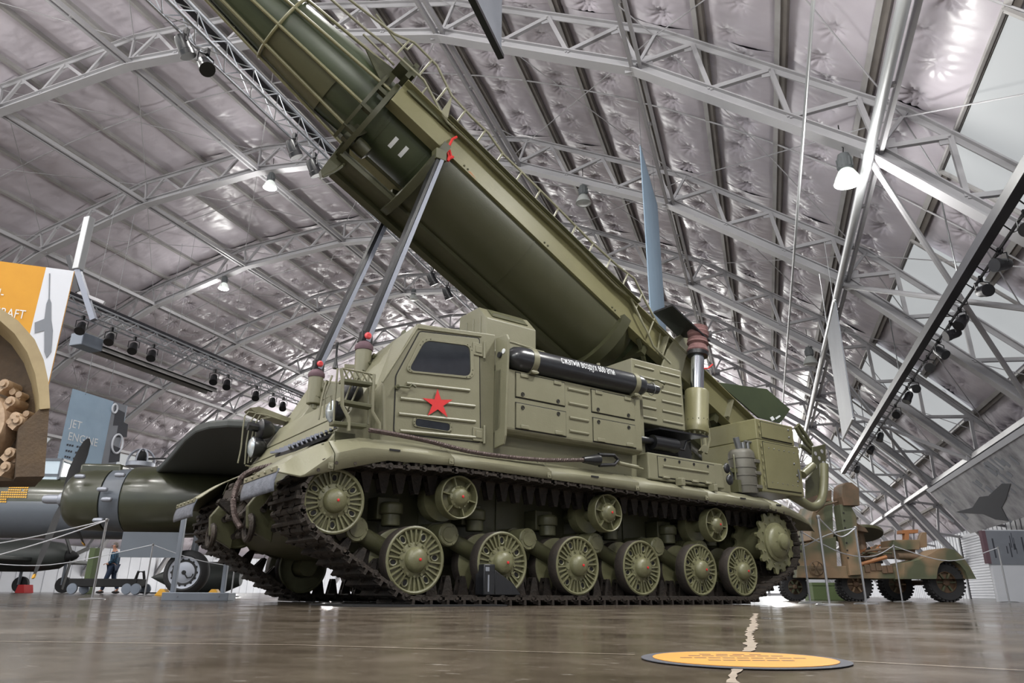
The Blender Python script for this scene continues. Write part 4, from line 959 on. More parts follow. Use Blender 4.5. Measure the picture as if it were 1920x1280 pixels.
# ---- lifting ram
YR = .5
b0, b1, b2, b3 = V(1305, 806, YR), V(1307, 733, YR), V(1308, 662, YR), V(1309, 622, YR)
ax = (b3-b0).normalized(); RAM = MB().lathe([(.13, -.06), (.16, -.04), (.165, 0), (.165, .06), (.158, .07), (.158, (b1-b0).length-.02), (.145, (b1-b0).length), (.09, (b1-b0).length+.005)], b0, ax, 32).build('lifting_ram', 'olive_mid', VEH)
mb = MB()
for i in range(12):
    a = 2*math.pi*i/12; p = b0+Vector((.13*math.cos(a), .13*math.sin(a), -.07)); mb.cyl(p, p+Vector((0, 0, .05)), .02, n=6)
for i in range(14):
    a = 2*math.pi*i/14; mb.ball(b0+ax*.13+Vector((.158*math.cos(a), .158*math.sin(a), 0)), .008, 6, 4)
mb.build('flange_bolt', 'olive_dark', RAM)
MB().cyl(b1, b2+ax*.2, .088, n=24).build('ram_rod', 'chrome', RAM)
bt = MB(); L_ = (b3-b2).length+.06; prof = []
for i in range(15): t = i/14; prof.append((.135+.012*math.sin(t*19)+.01*math.sin(t*41), L_*t))
bt.lathe(prof, b2, ax, 28); BO = bt.build('ram_boot', 'boot', RAM); MB().lathe([(.11, -.05), (.14, -.045), (.142, .01), (.12, .012)], b2, ax, 28).build('boot_ring', 'black', RAM)
mb = MB().tube([V(1322, 790, .42), V(1328, 805, .42), V(1330, 825, .42), V(1324, 850, .42)], .02, 8); mb.tube([V(1318, 812, .4), V(1322, 835, .4), V(1312, 848, .4)], .03, 8); mb.cyl(V(1321, 841, .38), V(1321, 841, .3), .045, n=16); mb.build('ram_hose', 'olive', RAM)
# curved guard beside the ram boot
MB().slab([V(*q_, .8) for q_ in ((1236, 700), (1252, 655), (1268, 632), (1286, 622), (1296, 640), (1286, 672), (1276, 712))], (0, .03, 0)).build('boot_guard', 'olive', RAM, smooth=0, bevel=.008)

# ---- hatch dome, lamps, step and guards at the front
def head_lamp(c, r_, parent, glass=True):
    c = Vector(c); mb = MB().lathe([(.001, r_*1.35), (r_*.5, r_*1.2), (r_*.85, r_*.8), (r_, r_*.2), (r_*1.03, 0), (r_*.95, -.01)], c, (1, 0, .05), 28); mb.build('lamp_bowl', 'black', parent)
    MB().lathe([(r_*.96, -.008), (r_*.7, -.03), (.001, -.045)], c, (1, 0, .05), 28).build('lamp_glass', 'lens' if glass else 'black', parent)
for s in (1, -1):
    q = lambda y: y if s > 0 else mir(y)
    x = -.95; hl = MB().box(x+.0, x+.2, *sorted((q(.3), q(.45))), 1.3, 1.42); H0 = hl.build('lamp_bracket', 'olive_dark', VEH, bevel=.006)
    if s > 0:
        head_lamp(V(622, 771, .3), .1, H0); head_lamp(V(652, 733, .3), .105, H0, False)
    else:
        head_lamp(V(473, 838, 2.6), .12, H0); head_lamp(V(489, 805, 2.6), .12, H0, False)
        MB().tube([V(465, 798, 2.6), V(500, 805, 2.6)], .05, 8).build('lamp_arm', 'black', H0)
# far guard: shade plate and bent bars
far = [[(446, 868), (452, 840), (456, 800), (459, 780), (466, 772), (480, 774)], [(459, 870), (462, 830), (470, 790), (480, 775), (500, 778), (537, 790)], [(465, 868), (470, 830), (478, 795), (488, 778)], [(470, 866), (478, 850), (480, 810), (490, 785), (507, 782)], [(460, 872), (480, 876), (495, 872)]]
GD = MB().slab([V(*p, 2.75) for p in ((470, 764), (487, 762), (549, 785), (546, 791), (500, 781), (475, 770))], (0, .25, .0)).build('lamp_shade', 'olive', VEH, smooth=0)
for L_ in far: MB().tube([V(*p, 2.7) for p in L_], .009, 6).build('guard_bar', 'olive', GD)
# near step with lamp guard
f5 = lambda x, y: (440+x/5.333, 580+y/5.333)
YS = .02
lr = [f5(*p) for p in ((1065, 590), (1078, 700), (1075, 960), (1140, 1090), (1140, 1215))]; rr_ = [f5(*p) for p in ((1395, 650), (1385, 780), (1375, 1020), (1445, 1140), (1450, 1225))]
mb = MB(); STEP_ = mb.tube([V(*p, YS) for p in lr], .016, 8).build('cab_step', 'olive', VEH)
MB().tube([V(*p, YS) for p in rr_], .016, 8).build('step_rail', 'olive', STEP_)
for a, b in (((1080, 705), (1370, 745)), ((1080, 915), (1382, 970)), ((985, 1130), (1320, 1165))):
    p, q_ = V(*f5(*a), YS), V(*f5(*b), YS); mb = MB().bar(p+Vector((0, .04, 0)), q_+Vector((0, .04, 0)), .1, .03); mb.build('step_tread', 'olive_dark', STEP_, bevel=.004)
for L_ in ([(880, 900), (965, 860), (960, 1000)], [(1030, 590), (1000, 900), (990, 1130)], [(975, 660), (900, 860), (890, 1080)], [(915, 720), (870, 900), (840, 1100)], [(1240, 770), (1110, 1050)], [(1180, 720), (1100, 920)], [(1340, 650), (1335, 1150)]):
    MB().tube([V(*f5(*p), YS+.12) for p in L_], .009, 6).build('guard_bar', 'olive', STEP_)
for i in range(5):
    a, b = V(*f5(1090+i*62, 590+i*14), YS+.02), V(*f5(1060+i*62+80, 700+i*6), YS+.02); MB().tube([a, b], .008, 6).build('guard_bar', 'olive', STEP_)
for i in range(4):
    a, b = V(*f5(1150+i*55, 600+i*12), YS+.2), V(*f5(1090+i*62, 690+i*10), YS+.02); MB().tube([a, b], .008, 6).build('guard_bar', 'olive', STEP_)
MB().tube([V(*f5(*p), YS+.02) for p in ((1075, 590), (1240, 620), (1400, 655))], .01, 6).build('guard_bar', 'olive', STEP_)
MB().slab([V(*f5(*p), .5) for p in ((1105, 545), (1195, 550), (1195, 590), (1105, 580))], (0, .02, 0)).build('mirror_plate', 'olive', STEP_)
MB().lathe([(.03, 0), (.012, .1), (.01, .22), (.016, .23), (.016, .28)], V(*f5(1005, 590), 1.2), (0,0,1), 10).build('aerial_base', 'black', VEH)
# rubber track-pad mat laid on the glacis foot
m0, m1 = Vector((-1.26, .35, 1.21)), Vector((-.72, .35, 1.5)); mb = MB().slab([m0, m1, m1+Vector((0, .5, .02)), m0+Vector((0, .5, .02))], (0, 0, .03)); MAT = mb.build('rubber_mat', 'black_matt', VEH, smooth=0)
for i in range(13):
    p = m0.lerp(m1, (i+.3)/14); MB().bar(p+Vector((-.06, .02, .04)), p+Vector((.05, .24, .04)), .02, .018).build('mat_rib', 'strut', MAT, smooth=0); MB().bar(p+Vector((-.06, .48, .05)), p+Vector((.05, .26, .05)), .02, .018).build('mat_rib', 'strut', MAT, smooth=0)
# weld lines and bolts on the glacis
for z in (1.45, 1.62): MB().tube([(XP(z)-.004, .32, z), (XP(z)-.004, mir(.32), z)], .006, 5).build('glacis_seam', 'olive_dark', VEH)
# spare links and tow hooks on the nose
nb = MB()
for i in range(6): y = .78+i*.1; nb.ball((-1.3, y, 1.0), .04, 8, 6, (1, .7, 1.3)); nb.cyl((-1.33, y, .93), (-1.27, y, 1.05), .02, n=8)
SPARE = nb.build('link_pin', 'track', VEH)
for r_ in range(3):
    for i in range(2):
        o = obj('spare_link', LM[0] if r_ else LM[1], 'track', VEH); o.matrix_basis = Matrix.Translation((-1.30+.05*r_*r_-.02*r_, 1.17+i*.68, 1.02-.17*r_)) @ Matrix.Rotation(R_(-78+14*r_), 4, 'Y')
for y in (.9, mir(.9)):
    MB().prism([(-1.2, .5), (-1.42, .62), (-1.44, .8), (-1.34, .95), (-1.15, .95)], y-.03, y+.03).build('tow_bracket', 'olive_dark', VEH, smooth=0, bevel=.01)
    MB().tube([(-1.4, y+.1*math.cos(t), .62+.1*math.sin(t)) for t in [2*math.pi*k/16 for k in range(16)]], .028, 8, True).build('tow_shackle', 'track', VEH)
# tow cables: six strands laid round the core
def cable(name, pts, r_, mt, turns):
    P = [Vector(p) for p in pts]; S = []
    for i in range(len(P)-1):
        for t in range(12):
            t_ = t/12; p0, p1, p2_, p3 = P[max(i-1, 0)], P[i], P[i+1], P[min(i+2, len(P)-1)]
            S.append(.5*((2*p1)+(p2_-p0)*t_+(2*p0-5*p1+4*p2_-p3)*t_**2+(3*p1-p0-3*p2_+p3)*t_**3))
    S.append(P[-1]); core = MB().tube(S, r_*.55, 6).build(name, mt, VEH); L_ = len(S)
    N2 = turns*6; F = []
    for i in range(N2+1):
        u = i/N2*(L_-1); k = min(int(u), L_-2); F.append((S[k].lerp(S[k+1], u-k), (S[k+1]-S[k]).normalized()))
    for j in range(6):
        Q = []
        for i, (p, d) in enumerate(F):
            x = d.cross(Vector((0, 0, 1)) if abs(d.z) < .9 else Vector((1, 0, 0))).normalized(); y = x.cross(d); a = 2*math.pi*(i/6+j/6); Q.append(p+x*(r_*.6*math.cos(a))+y*(r_*.6*math.sin(a)))
        MB().tube(Q, r_*.42, 5).build('cable_strand', mt, core)
    return core
cpx = [(693, 806), (735, 813), (800, 826), (880, 846), (950, 856), (1020, 862), (1096, 862)]
cp = []
for i, p in enumerate(cpx): v = V(*p, -.03); cp.append(v)
CAB = cable('tow_cable', cp, .022, 'cable', 44)
e0 = cp[-1]; d = (cp[-1]-cp[-2]).normalized()
MB().lathe([(.03, -.02), (.035, 0), (.06, .16), (.055, .2)], e0, d, 18).build('cable_socket', 'black', CAB)
ep = [e0+d*(.2)+Vector((0, 0, .055)), e0+d*.42+Vector((0, 0, .05)), e0+d*.48, e0+d*.42-Vector((0, 0, .05)), e0+d*.2-Vector((0, 0, .055))]
MB().tube(ep, .02, 8).build('cable_eye', 'black', CAB)
MB().tube([e0+d*.46, V(1160, 868, .0), V(1205, 879, .05)], .014, 8).build('turnbuckle', 'olive', CAB); MB().cyl(V(1160, 868, .0), V(1196, 876, .03), .022, n=10).build('turnbuckle_body', 'olive', CAB)
cable('tow_cable', [(-1.2, 1.1, 1.2), (-1.42, 1.15, 1.1), (-1.5, 1.1, .9), (-1.5, 1.0, .72), (-1.46, .92, .62)], .028, 'cable', 16)

# ================================================================ THE MISSILE (rests in the cradle)
MIS = thing('missile', 'dark green ballistic missile lying in the raised launcher cradle', 'missile', VLOC, VROT)
mb = MB(); prof = [(.3, -4.5), (.44, -4.1), (.44, 2.75), (.46, 3.3), (.46, 3.5), (.4, 4.33), (.34, 5.0), (.2, 6.4), (.03, 7.4)]
axd = K(1, 0, 0)-K(0, 0, 0); BODYM = mb.lathe(prof, K(0, TM, YC), axd, 48).build('missile_body', 'missile', MIS)
for s, r_ in ((2.2, .443), (2.78, .445), (3.3, .443), (4.4, .363)): MB().lathe([(r_-.01, -.02), (r_, -.018), (r_, .018), (r_-.01, .02)], K(s, TM, YC), axd, 48, cap=False).build('body_ring', 'missile', BODYM)
for a0, s0 in ((40, 2.58), (40, 2.42)):
    MB().grid([[KM(s, .4425, R_(a)) for a in (26, 30, 34, 38, 42, 46)] for s in (s0-.025, s0+.025)]).build('white_mark', 'white_ink', BODYM, smooth=60)
F1 = MB().slab([V(*p, 1.9) for p in ((1345, 716), (1438, 729), (1482, 767), (1468, 787), (1462, 793), (1423, 783))], (0, .03, .0)).build('tail_fin', 'missile', MIS, smooth=0, bevel=.004)
MB().slab([V(*p, 1.89) for p in ((1444, 783), (1449, 780), (1453, 786), (1448, 789))], (0, .008, 0)).build('fin_mark', 'white_ink', F1, smooth=0)
MB().slab([V(*p, 1.89) for p in ((1454, 783), (1462, 778), (1464, 780), (1456, 786))], (0, .008, 0)).build('fin_mark', 'white_ink', F1, smooth=0)
q = [V(1225, 587, .95), V(1261, 573, .45), V(1332, 641, .35), V(1271, 631, .9)]
MB().slab(q, (0, .0, .025)).build('tail_fin', 'black', MIS, smooth=0, label='black tail fin')
# ================================================================ OTHER EXHIBITS AND FITTINGS
HH = Vector((f_.x, f_.y, 0)).normalized(); HRT = Vector((HH.y, -HH.x, 0))      # lens heading and its right, level
def hP(px, py, dist): d = hall(vray(px, py)); return CAM + d*(dist/d.dot(HH))   # on an upright plane at that distance
def onfloor(p): return Vector((p.x, p.y, 0))
def vh(x, y, z=0): c, s = math.cos(VROT), math.sin(VROT); return VLOC+Vector((x*c-y*s, x*s+y*c, z))

# ---- yellow floor disc
c0 = (hZ(1225, 1236, 0)+hZ(1565, 1240, 0))/2; rr = (hZ(1225, 1236, 0)-hZ(1565, 1240, 0)).length/2
dk = thing('floor_disc', 'round yellow vinyl disc with a dark rim stuck on the floor', 'floor sticker', (c0.x, c0.y, 0))
MB().cyl((0, 0, .0016), (0, 0, .0026), rr*1.13, n=64).build('dark_rim', 'ink_dark', dk, smooth=0)
MB().cyl((0, 0, .0028), (0, 0, .0036), rr, n=64).build('yellow_face', 'disc', dk, smooth=0)
mb = MB()
for k, (y_, n) in enumerate(((.5, 4), (.28, 7), (.0, 9), (-.3, 6))):
    for i in range(n): x_ = (i-(n-1)/2)*.2*rr*(.8 if k else 1); mb.box(x_-.06*rr, x_+.07*rr, y_*rr, y_*rr+.05*rr, .0036, .004)
stuff(mb.build('small_print', 'ink_dark', dk, smooth=0)); dk.rotation_euler.z = math.atan2(HRT.y, HRT.x)

# ---- barrier posts and ropes
def post(p, label, h=.966, grp='barrier posts'):
    t = thing('barrier_post', label, 'barrier post', onfloor(p), 0, grp)
    MB().lathe([(.15, 0), (.15, .008), (.13, .016), (.02, .022)], (0,0,0), (0,0,1), 28).build('base_plate', 'chain', t)
    MB().cyl((0,0,.02), (0,0,h-.02), .014, n=12).build('post_tube', 'chain', t)
    MB().lathe([(.018, 0), (.022, .01), (.022, .03), (.01, .04)], (0,0,h-.04), (0,0,1), 14).build('post_cap', 'chain', t)
    return t
def rope(pts, label, r_=.008):
    P = [Vector(p) for p in pts]; S = []
    for i in range(len(P)-1):
        for t in range(8):
            t_ = t/8; p0, p1, p2_, p3 = P[max(i-1, 0)], P[i], P[i+1], P[min(i+2, len(P)-1)]
            S.append(.5*((2*p1)+(p2_-p0)*t_+(2*p0-5*p1+4*p2_-p3)*t_**2+(3*p1-p0-3*p2_+p3)*t_**3))
    return tag(MB().tube(S+[P[-1]], r_, 6).build('barrier_rope', 'rope'), label, 'rope', 'barrier ropes')
PA = vh(5.62, -.38); PA = onfloor(hZ(1555, 1133.5, 0)); P0 = onfloor(hP(1518.5, 1124, 10.4))
pA = onfloor(hP(1555, 1130, 8.35)); pB = onfloor(hP(1624, 1128, 9.7)); pC = onfloor(hP(1692, 1126, 13.3)); pD = onfloor(hP(1893, 1130, 13.6))
pE = onfloor(hP(173, 1120, 9.3)); pF = onfloor(hP(271, 1116, 14.3))
for p, l in ((pA, 'steel barrier post nearest the rear fender of the launcher'), (pB, 'steel barrier post in front of the gun trailer column'), (pC, 'steel barrier post in front of the trailer wheel arch'), (pD, 'steel barrier post at the far right beside the display board'), (P0, 'steel barrier post half hidden behind the launcher drive sprocket'), (pE, 'tall looking steel barrier post before the bomber propeller'), (pF, 'steel barrier post beside the bomber main wheel')): post(p, l)
H_ = Vector((0, 0, .94)); dn = Vector((0, 0, -.2))
rope([pA+H_, (pA+pB)/2+H_+dn*.8, pB+H_], 'grey rope sagging between the two posts behind the launcher')
rope([P0+H_, P0.lerp(pC, .35)+H_+dn*1.1, P0.lerp(pC, .7)+H_+dn*1.1, pC+H_], 'long grey rope sagging in front of the gun trailer')
rope([pC+H_, pC.lerp(pD, .5)+H_+dn*1.2, pD+H_], 'grey rope sagging past the trailer wheel toward display board')
rope([pB+H_, pB.lerp(P0, .5)+H_+dn*.3, P0+H_+Vector((0, 0, -.2))], 'grey rope running back from post to behind the sprocket')
a = hP(-60, 1028, 11.5); rope([pE+H_, (pE+H_+a)/2+dn*.12, a], 'upper grey rope going left from the post by propeller')
a = hP(-60, 1056, 8.2); rope([pE+H_, (pE+H_+a)/2+dn*.12, a], 'lower grey rope going left from the post by propeller')
a, b = hP(-60, 1052, 14), hP(440, 1062, 15); rope([a, a.lerp(pF+H_, .45)+dn*1.0, pF+H_], 'grey rope crossing in front of the walking man'); rope([pF+H_, (pF+H_+b)/2+dn*.3, b], 'grey rope in front of the bomber main wheel')
for k, (a, l) in enumerate(((hP(-60, 1052, 14), 'steel barrier post at far left outside the bomber nose'), (hP(440, 1062, 15), 'steel barrier post behind the launcher nose'), (hP(-60, 1028, 11.5), 'steel barrier post left of the bomber propeller'), (hP(-60, 1056, 8.2), 'steel barrier post nearest the left edge'))): post(a, l, a.z)

# ---- grey sign stand behind the launcher's far flap
s0 = onfloor(hP(372, 1126, 8.8)); sg = thing('sign_stand', 'grey metal sign stand behind the far mud flap', 'sign stand', s0, math.atan2(HRT.y, HRT.x))
MB().box(-.38, .38, -.12, .12, 0, .09).build('stand_base', 'sign_grey', sg, smooth=0, bevel=.006)
MB().box(-.335, -.285, -.025, .025, .09, 1.02).build('stand_post', 'sign_grey', sg, smooth=0, bevel=.004); MB().box(.245, .29, -.025, .025, .09, 1.02).build('stand_post', 'sign_grey', sg, smooth=0, bevel=.004)
mb = MB()
for x in (-.2, .27): mb.cyl((x, -.125, .05), (x, -.118, .05), .012, n=8)
mb.build('base_screw', 'strut', sg)
# flat black mat under the near track
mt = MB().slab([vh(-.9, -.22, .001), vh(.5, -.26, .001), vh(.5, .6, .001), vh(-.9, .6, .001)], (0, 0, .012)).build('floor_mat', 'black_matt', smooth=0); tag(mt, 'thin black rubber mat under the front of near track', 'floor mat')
# exhaust box and shoe-like tool box between the track wheels
ob = onfloor(vh(.28, .08)); bx_ = thing('tool_box', 'small black tool box standing between the first two road wheels', 'tool box', vh(.46, -.02, .085), VROT)
MB().box(-.09, .03, -.07, .07, 0, .26).build('case', 'black', bx_, bevel=.01); MB().prism([(.03, 0), (.33, 0), (.24, .1), (.03, .22)], -.06, .06).build('wedge', 'black', bx_, bevel=.01); MB().box(-.075, -.035, -.073, -.069, .2, .235).build('label_plate', 'ink_grey', bx_); MB().box(-.05, -.035, -.073, -.069, .03, .17).build('strip', 'ink_grey', bx_)

# ---- bomber at the left
BD = 18.; BR0 = onfloor(hP(300, 1107, BD)); BANG = math.atan2(-HRT.y, -HRT.x)+R_(4)
BOM = thing('bomber', 'olive drab twin engine bomber parked behind the launcher nose', 'aircraft', BR0, BANG)
BINV = (Matrix.Translation(BR0) @ Matrix.Rotation(BANG, 4, 'Z')).inverted()
def bl(px, py, dist=BD): return BINV @ hP(px, py, dist)
u = bl(127, 936); x_front = u.x; zc = u.z; sc_ = (bl(127, 936)-bl(227, 936)).length/100
yN = u.y
XF = lambda px: bl(px, 936).x
prof = [(30, 137), (38, 135), (44, 137), (50, 144), (54.5, 156), (57, 178), (57.5, 208)]
NAC = MB().lathe([(r_*sc_, (px-127)*sc_) for r_, px in prof], (x_front, yN, zc), (-1, 0, 0), 40).build('engine_cowl', 'plane_green', BOM)
MB().lathe([(54*sc_, 81*sc_), (57*sc_, 84*sc_), (59*sc_, 118*sc_), (52*sc_, 118*sc_)], (x_front, yN, zc), (-1, 0, 0), 40).build('cowl_flap', 'plane_grey', NAC)
MB().lathe([(57*sc_, 118*sc_), (62*sc_, 122*sc_), (64*sc_, 170*sc_), (60*sc_, 240*sc_), (46*sc_, 330*sc_), (20*sc_, 420*sc_)], (x_front, yN, zc), (-1, 0, 0), 40).build('nacelle', 'plane_green', NAC)
mb = MB()
for px, py in ((192, 917), (200, 936), (184, 975), (225, 890), (150, 893)):
    p = bl(px, py, BD-.8); mb.lathe([(.001, -.14), (.05, -.1), (.06, 0), (.05, .1), (.03, .12)], (p.x, p.y, p.z), (-1, 0, 0), 12)
mb.build('exhaust_stub', 'alloy', NAC)
p = bl(195, 873); MB().box(p.x-.55, p.x+.45, yN-.3, yN+.3, zc+.55, zc+.85).build('air_scoop', 'plane_green', NAC, bevel=.06)
# propeller
hx = XF(119); pr = MB().lathe([(.001, .5), (.09, .46), (.11, .38), (.11, .1), (.16, .06), (.16, -.05), (.1, -.1)], (hx, yN, zc), (1, 0, 0), 20); PROP = pr.build('propeller', 'alloy', BOM)
for tipx, tipy in ((134, 834), (92, 1087), (150, 1010)):
    tp = bl(tipx, tipy, BD-.3); d = Vector((0, (tp.y-yN), tp.z-zc))
    if tipx == 150: d = Vector((0, -1.1, -.75))
    if tipx == 134: d = Vector((0, -.5, 1.35))
    if tipx == 92: d = Vector((0, .62, -2.)); 
    d = d.normalized()*(1.95 if tipx == 92 else 1.75); n = Vector((1, 0, 0)); sd = d.cross(n).normalized(); G = []
    for t, w_, tw in ((.08, .05, 1.3), (.2, .11, 1.2), (.45, .15, 1.05), (.75, .13, .95), (.93, .09, .9), (1., .03, .9)):
        dd = sd*math.cos(tw)+n*math.sin(tw); c = Vector((hx, yN, zc))+d*t; G.append([c-dd*w_, c+n*.02, c+dd*w_, c-n*.02, c-dd*w_])
    MB().grid(G).build('blade', 'blade', PROP, smooth=60)
    if tipx == 134: continue
    c = Vector((hx, yN, zc))+d*.975; dd = sd*math.cos(.9)+n*math.sin(.9); MB().bar(c-dd*.05, c+dd*.05, .035, .09, up=d).build('blade_tip', 'yellow', PROP, smooth=0)
# fuselage behind, with canopy and mission marks
FD = 21.5; fz = (bl(60, 893, FD).z+bl(60, 1006, FD).z)/2; fr_ = (bl(60, 893, FD).z-bl(60, 1006, FD).z)/2; fy = bl(60, 950, FD).y
FUS = MB().lathe([(.25, 0), (.6, .5), (.85, 1.3), (fr_, 2.6), (fr_, 7.5), (.8, 10.5), (.4, 13.5)], (bl(-190, 950, FD).x, fy, fz), (-1, 0, 0), 36).build('fuselage', 'plane_green', BOM)
MB().lathe([(fr_*.94, 2.6), (fr_*.945, 7.4)], (bl(-190, 950, FD).x, fy+.06, fz-.1), (-1, 0, 0), 36, cap=False).build('belly', 'plane_grey', FUS)
a, b = bl(72, 866, FD), bl(126, 893, FD); 
cf = MB(); x0, x1 = b.x, a.x; z0, z1 = b.z-.15, a.z
for y_ in (fy-.5, fy+.5):
    for p_, q_ in (((x0, z0), (x0+.0, z1)), ((x1, z0), (x1-.15, z1)), ((x0, z1), (x1-.15, z1)), ((x0, z0+.12), (x1, z0+.12))): cf.bar((p_[0], y_, p_[1]), (q_[0], y_, q_[1]), .07, .07)
for p_ in ((x0, z1), (x1-.15, z1)): cf.bar((p_[0], fy-.5, p_[1]), (p_[0], fy+.5, p_[1]), .07, .07)
cf.build('canopy_frame', 'plane_grey', FUS, smooth=0)
MB().box(x0+.03, x1-.2, fy-.48, fy+.48, z0, z1-.04).build('canopy_glass', 'lens', FUS, smooth=0)
mb = MB()
for r_ in range(8):
    for i in range(12):
        px = 2+i*4; py = 908+r_*4.6
        if (r_ > 5 and i > 2) or (r_ < 3 and i < 3) or (r_ == 2 and i == 9): continue
        dz = bl(px, py, FD-.9).z-fz; yy = fy+math.sqrt(max(.01, fr_**2-dz**2)); p = bl(px, py, FD-.9); tn = math.atan2(dz, math.sqrt(max(.01, fr_**2-dz**2)))
        up = Vector((0, -math.sin(tn), math.cos(tn))); c = Vector((p.x, yy+.012, p.z)); mb.slab([c-Vector((.024, 0, 0))-up*.022, c+Vector((.024, 0, 0))-up*.022, c+Vector((.024, 0, 0))+up*.022, c-Vector((.024, 0, 0))+up*.022], (0, .004, 0))
stuff(mb.build('mission_mark', 'yellow', FUS, smooth=0))
# wing reaching toward the camera, at one height above the floor
WZ_ = zc+.62
wp = [(278, 897), (300, 880), (322, 856), (345, 828), (365, 812), (390, 804), (425, 801), (470, 803), (560, 822), (610, 850), (520, 905), (400, 918), (330, 912)]
wb = [BINV @ hZ(px, py, WZ_) for px, py in wp]
WING = MB().slab(wb, (0, 0, .16)).build('wing', 'plane_dark', BOM, smooth=0, bevel=.04)
p = BINV @ hZ(437, 802, WZ_+.06); MB().ball(p, .09, 12, 8, (1.4, .7, .6)).build('wing_tip_light', 'red', WING)
# main wheel
wc = bl(356, 1072); wr = wc.z-0.02
TY = MB().lathe([(.36, -.17), (wr-.12, -.19), (wr-.03, -.13), (wr, -.06), (wr, .06), (wr-.03, .13), (wr-.12, .19), (.36, .17)], (wc.x, wc.y+.2, wr), (0, 1, 0), 48).build('main_wheel', 'tyre', BOM)
MB().lathe([(.37, .16), (.36, .185), (.33, .175), (.25, .165), (.2, .185), (.1, .19), (.001, .2)], (wc.x, wc.y+.2, wr), (0, 1, 0), 40).build('wheel_disc', 'alloy', TY)
hb = MB()
for i in range(14): a = 2*math.pi*i/14; hb.cyl((wc.x+.29*math.cos(a), wc.y+.36, wr+.29*math.sin(a)), (wc.x+.29*math.cos(a), wc.y+.377, wr+.29*math.sin(a)), .028, n=12)
hb.cyl((wc.x, wc.y+.36, wr), (wc.x, wc.y+.41, wr), .05, n=12); stuff(hb.build('wheel_hole', 'black_matt', TY)); MB().tube([(wc.x, wc.y+.41, wr), (wc.x-.1, wc.y+.42, wr-.12), (wc.x-.2, wc.y+.42, wr-.1), (wc.x-.22, wc.y+.41, wr-.03)], .014, 6).build('brake_hose', 'black_matt', TY)
MB().cyl((wc.x, wc.y, wr), (wc.x-.1, wc.y, zc-.4), .09, n=14).build('gear_leg', 'plane_grey', BOM)
a, b = bl(250, 1000), bl(352, 1047); MB().box(b.x, a.x, wc.y+.42, wc.y+.45, b.z, a.z).build('gear_door', 'plane_grey', BOM, smooth=0)
# glazed gun turret on the fuselage roof
tc_ = bl(264, 868, FD+1.5); tr = (bl(240, 868, FD+1.5)-bl(290, 868, FD+1.5)).length/2
TUR = MB().lathe([(tr, -.12), (tr, .0), (tr*.95, .02)], tc_, (0, 0, 1), 28).build('gun_turret', 'alloy', BOM)
for a in (0, .8, 1.6, 2.4):
    MB().tube([tc_+Vector((tr*math.cos(t)*math.cos(a), tr*math.cos(t)*math.sin(a), tr*1.05*math.sin(t))) for t in [math.pi*k/16 for k in range(17)]], .025, 6).build('turret_hoop', 'alloy', TUR)
mb = MB().cyl(tc_+Vector((-.2, .15, .12)), tc_+Vector((-1.6, .15, .16)), .03, n=8); mb.build('turret_gun', 'black', TUR); MB().ball(tc_+Vector((0, 0, .2)), tr*.45, 12, 8).build('turret_sight', 'black_matt', TUR)
# yellow wheel chocks
for px, l in ((306, 'yellow wheel chock left of the bomber main wheel'), (402, 'yellow wheel chock right of the bomber main wheel')):
    p = onfloor(hP(px, 1112, BD-.1)); o = MB().prism([(-.16, 0), (.16, 0), (.05, .15), (-.05, .15)], -.12, .12).build('wheel_chock', 'yellow', smooth=0, bevel=.01); o.location = p; o.rotation_euler.z = BANG; tag(o, l, 'chock', 'wheel chocks')
# dark drop tank on the floor behind
p = onfloor(hP(300, 1105, 20.5)); o = MB().lathe([(.001, 0), (.12, .25), (.32, .7), (.42, 1.2), (.42, 1.9), (.2, 2.4)], (0, 0, .45), (-1, 0, 0), 28).build('drop_tank', 'plane_dark'); o.location = hP(279, 1105, 20.5)*Vector((1, 1, 0)) if False else onfloor(hP(279, 1105, 20.5)); o.rotation_euler.z = BANG; tag(o, 'dark pointed drop tank behind the bomber main wheel', 'drop tank')
MB().box(-1.7, -.5, -.3, .3, 0, .08).build('tank_skid', 'plane_dark', o)

# ---- second aircraft far behind the propeller
QD = 30.; q0 = onfloor(hP(60, 1104, QD)); FI = thing('fighter', 'small dark propeller fighter standing behind the bomber propeller', 'aircraft', q0, BANG+math.pi)
FINV = (Matrix.Translation(q0) @ Matrix.Rotation(BANG+math.pi, 4, 'Z')).inverted()
def ql(px, py): return FINV @ hP(px, py, QD)
c = ql(150, 1042); n0 = ql(-120, 1050)
B2 = MB().lathe([(.3, 0), (.5, .3), (.62, 1.2), (.62, 3), (.4, 5.5), (.15, 7)], (c.x-.45, c.y, c.z), (-1, 0, 0), 28).build('fuselage', 'plane_dark', FI)
MB().lathe([(.001, .4), (.12, .3), (.26, .0), (.3, -.02)], (c.x-.42, c.y, c.z), (1, 0, 0), 20).build('spinner', 'blade', FI)
for a in (.3, 2.4, 4.5): MB().bar((c.x-.3, c.y, c.z), (c.x-.3, c.y+1.3*math.cos(a), c.z+1.3*math.sin(a)), .16, .03, up=(1, 0, 0)).build('blade', 'blade', FI, smooth=0)
MB().slab([(c.x-1.6, c.y-4.5, c.z-.25), (c.x-1.4, c.y+4.5, c.z-.2), (c.x-3, c.y+4.5, c.z-.2), (c.x-3.6, c.y-4.5, c.z-.25)], (0, 0, .14)).build('wing', 'plane_dark', FI, smooth=0, bevel=.03)
for px in (35, 116):
    w0 = ql(px, 1095); MB().cyl((w0.x, w0.y, .3), (w0.x, w0.y, c.z-.2), .06, n=10).build('gear_leg', 'plane_grey', FI); MB().lathe([(.12, -.09), (.3, -.08), (.31, 0), (.3, .08), (.12, .09)], (w0.x, w0.y+.14, .31), (0, 1, 0), 24).build('wheel', 'tyre', FI)
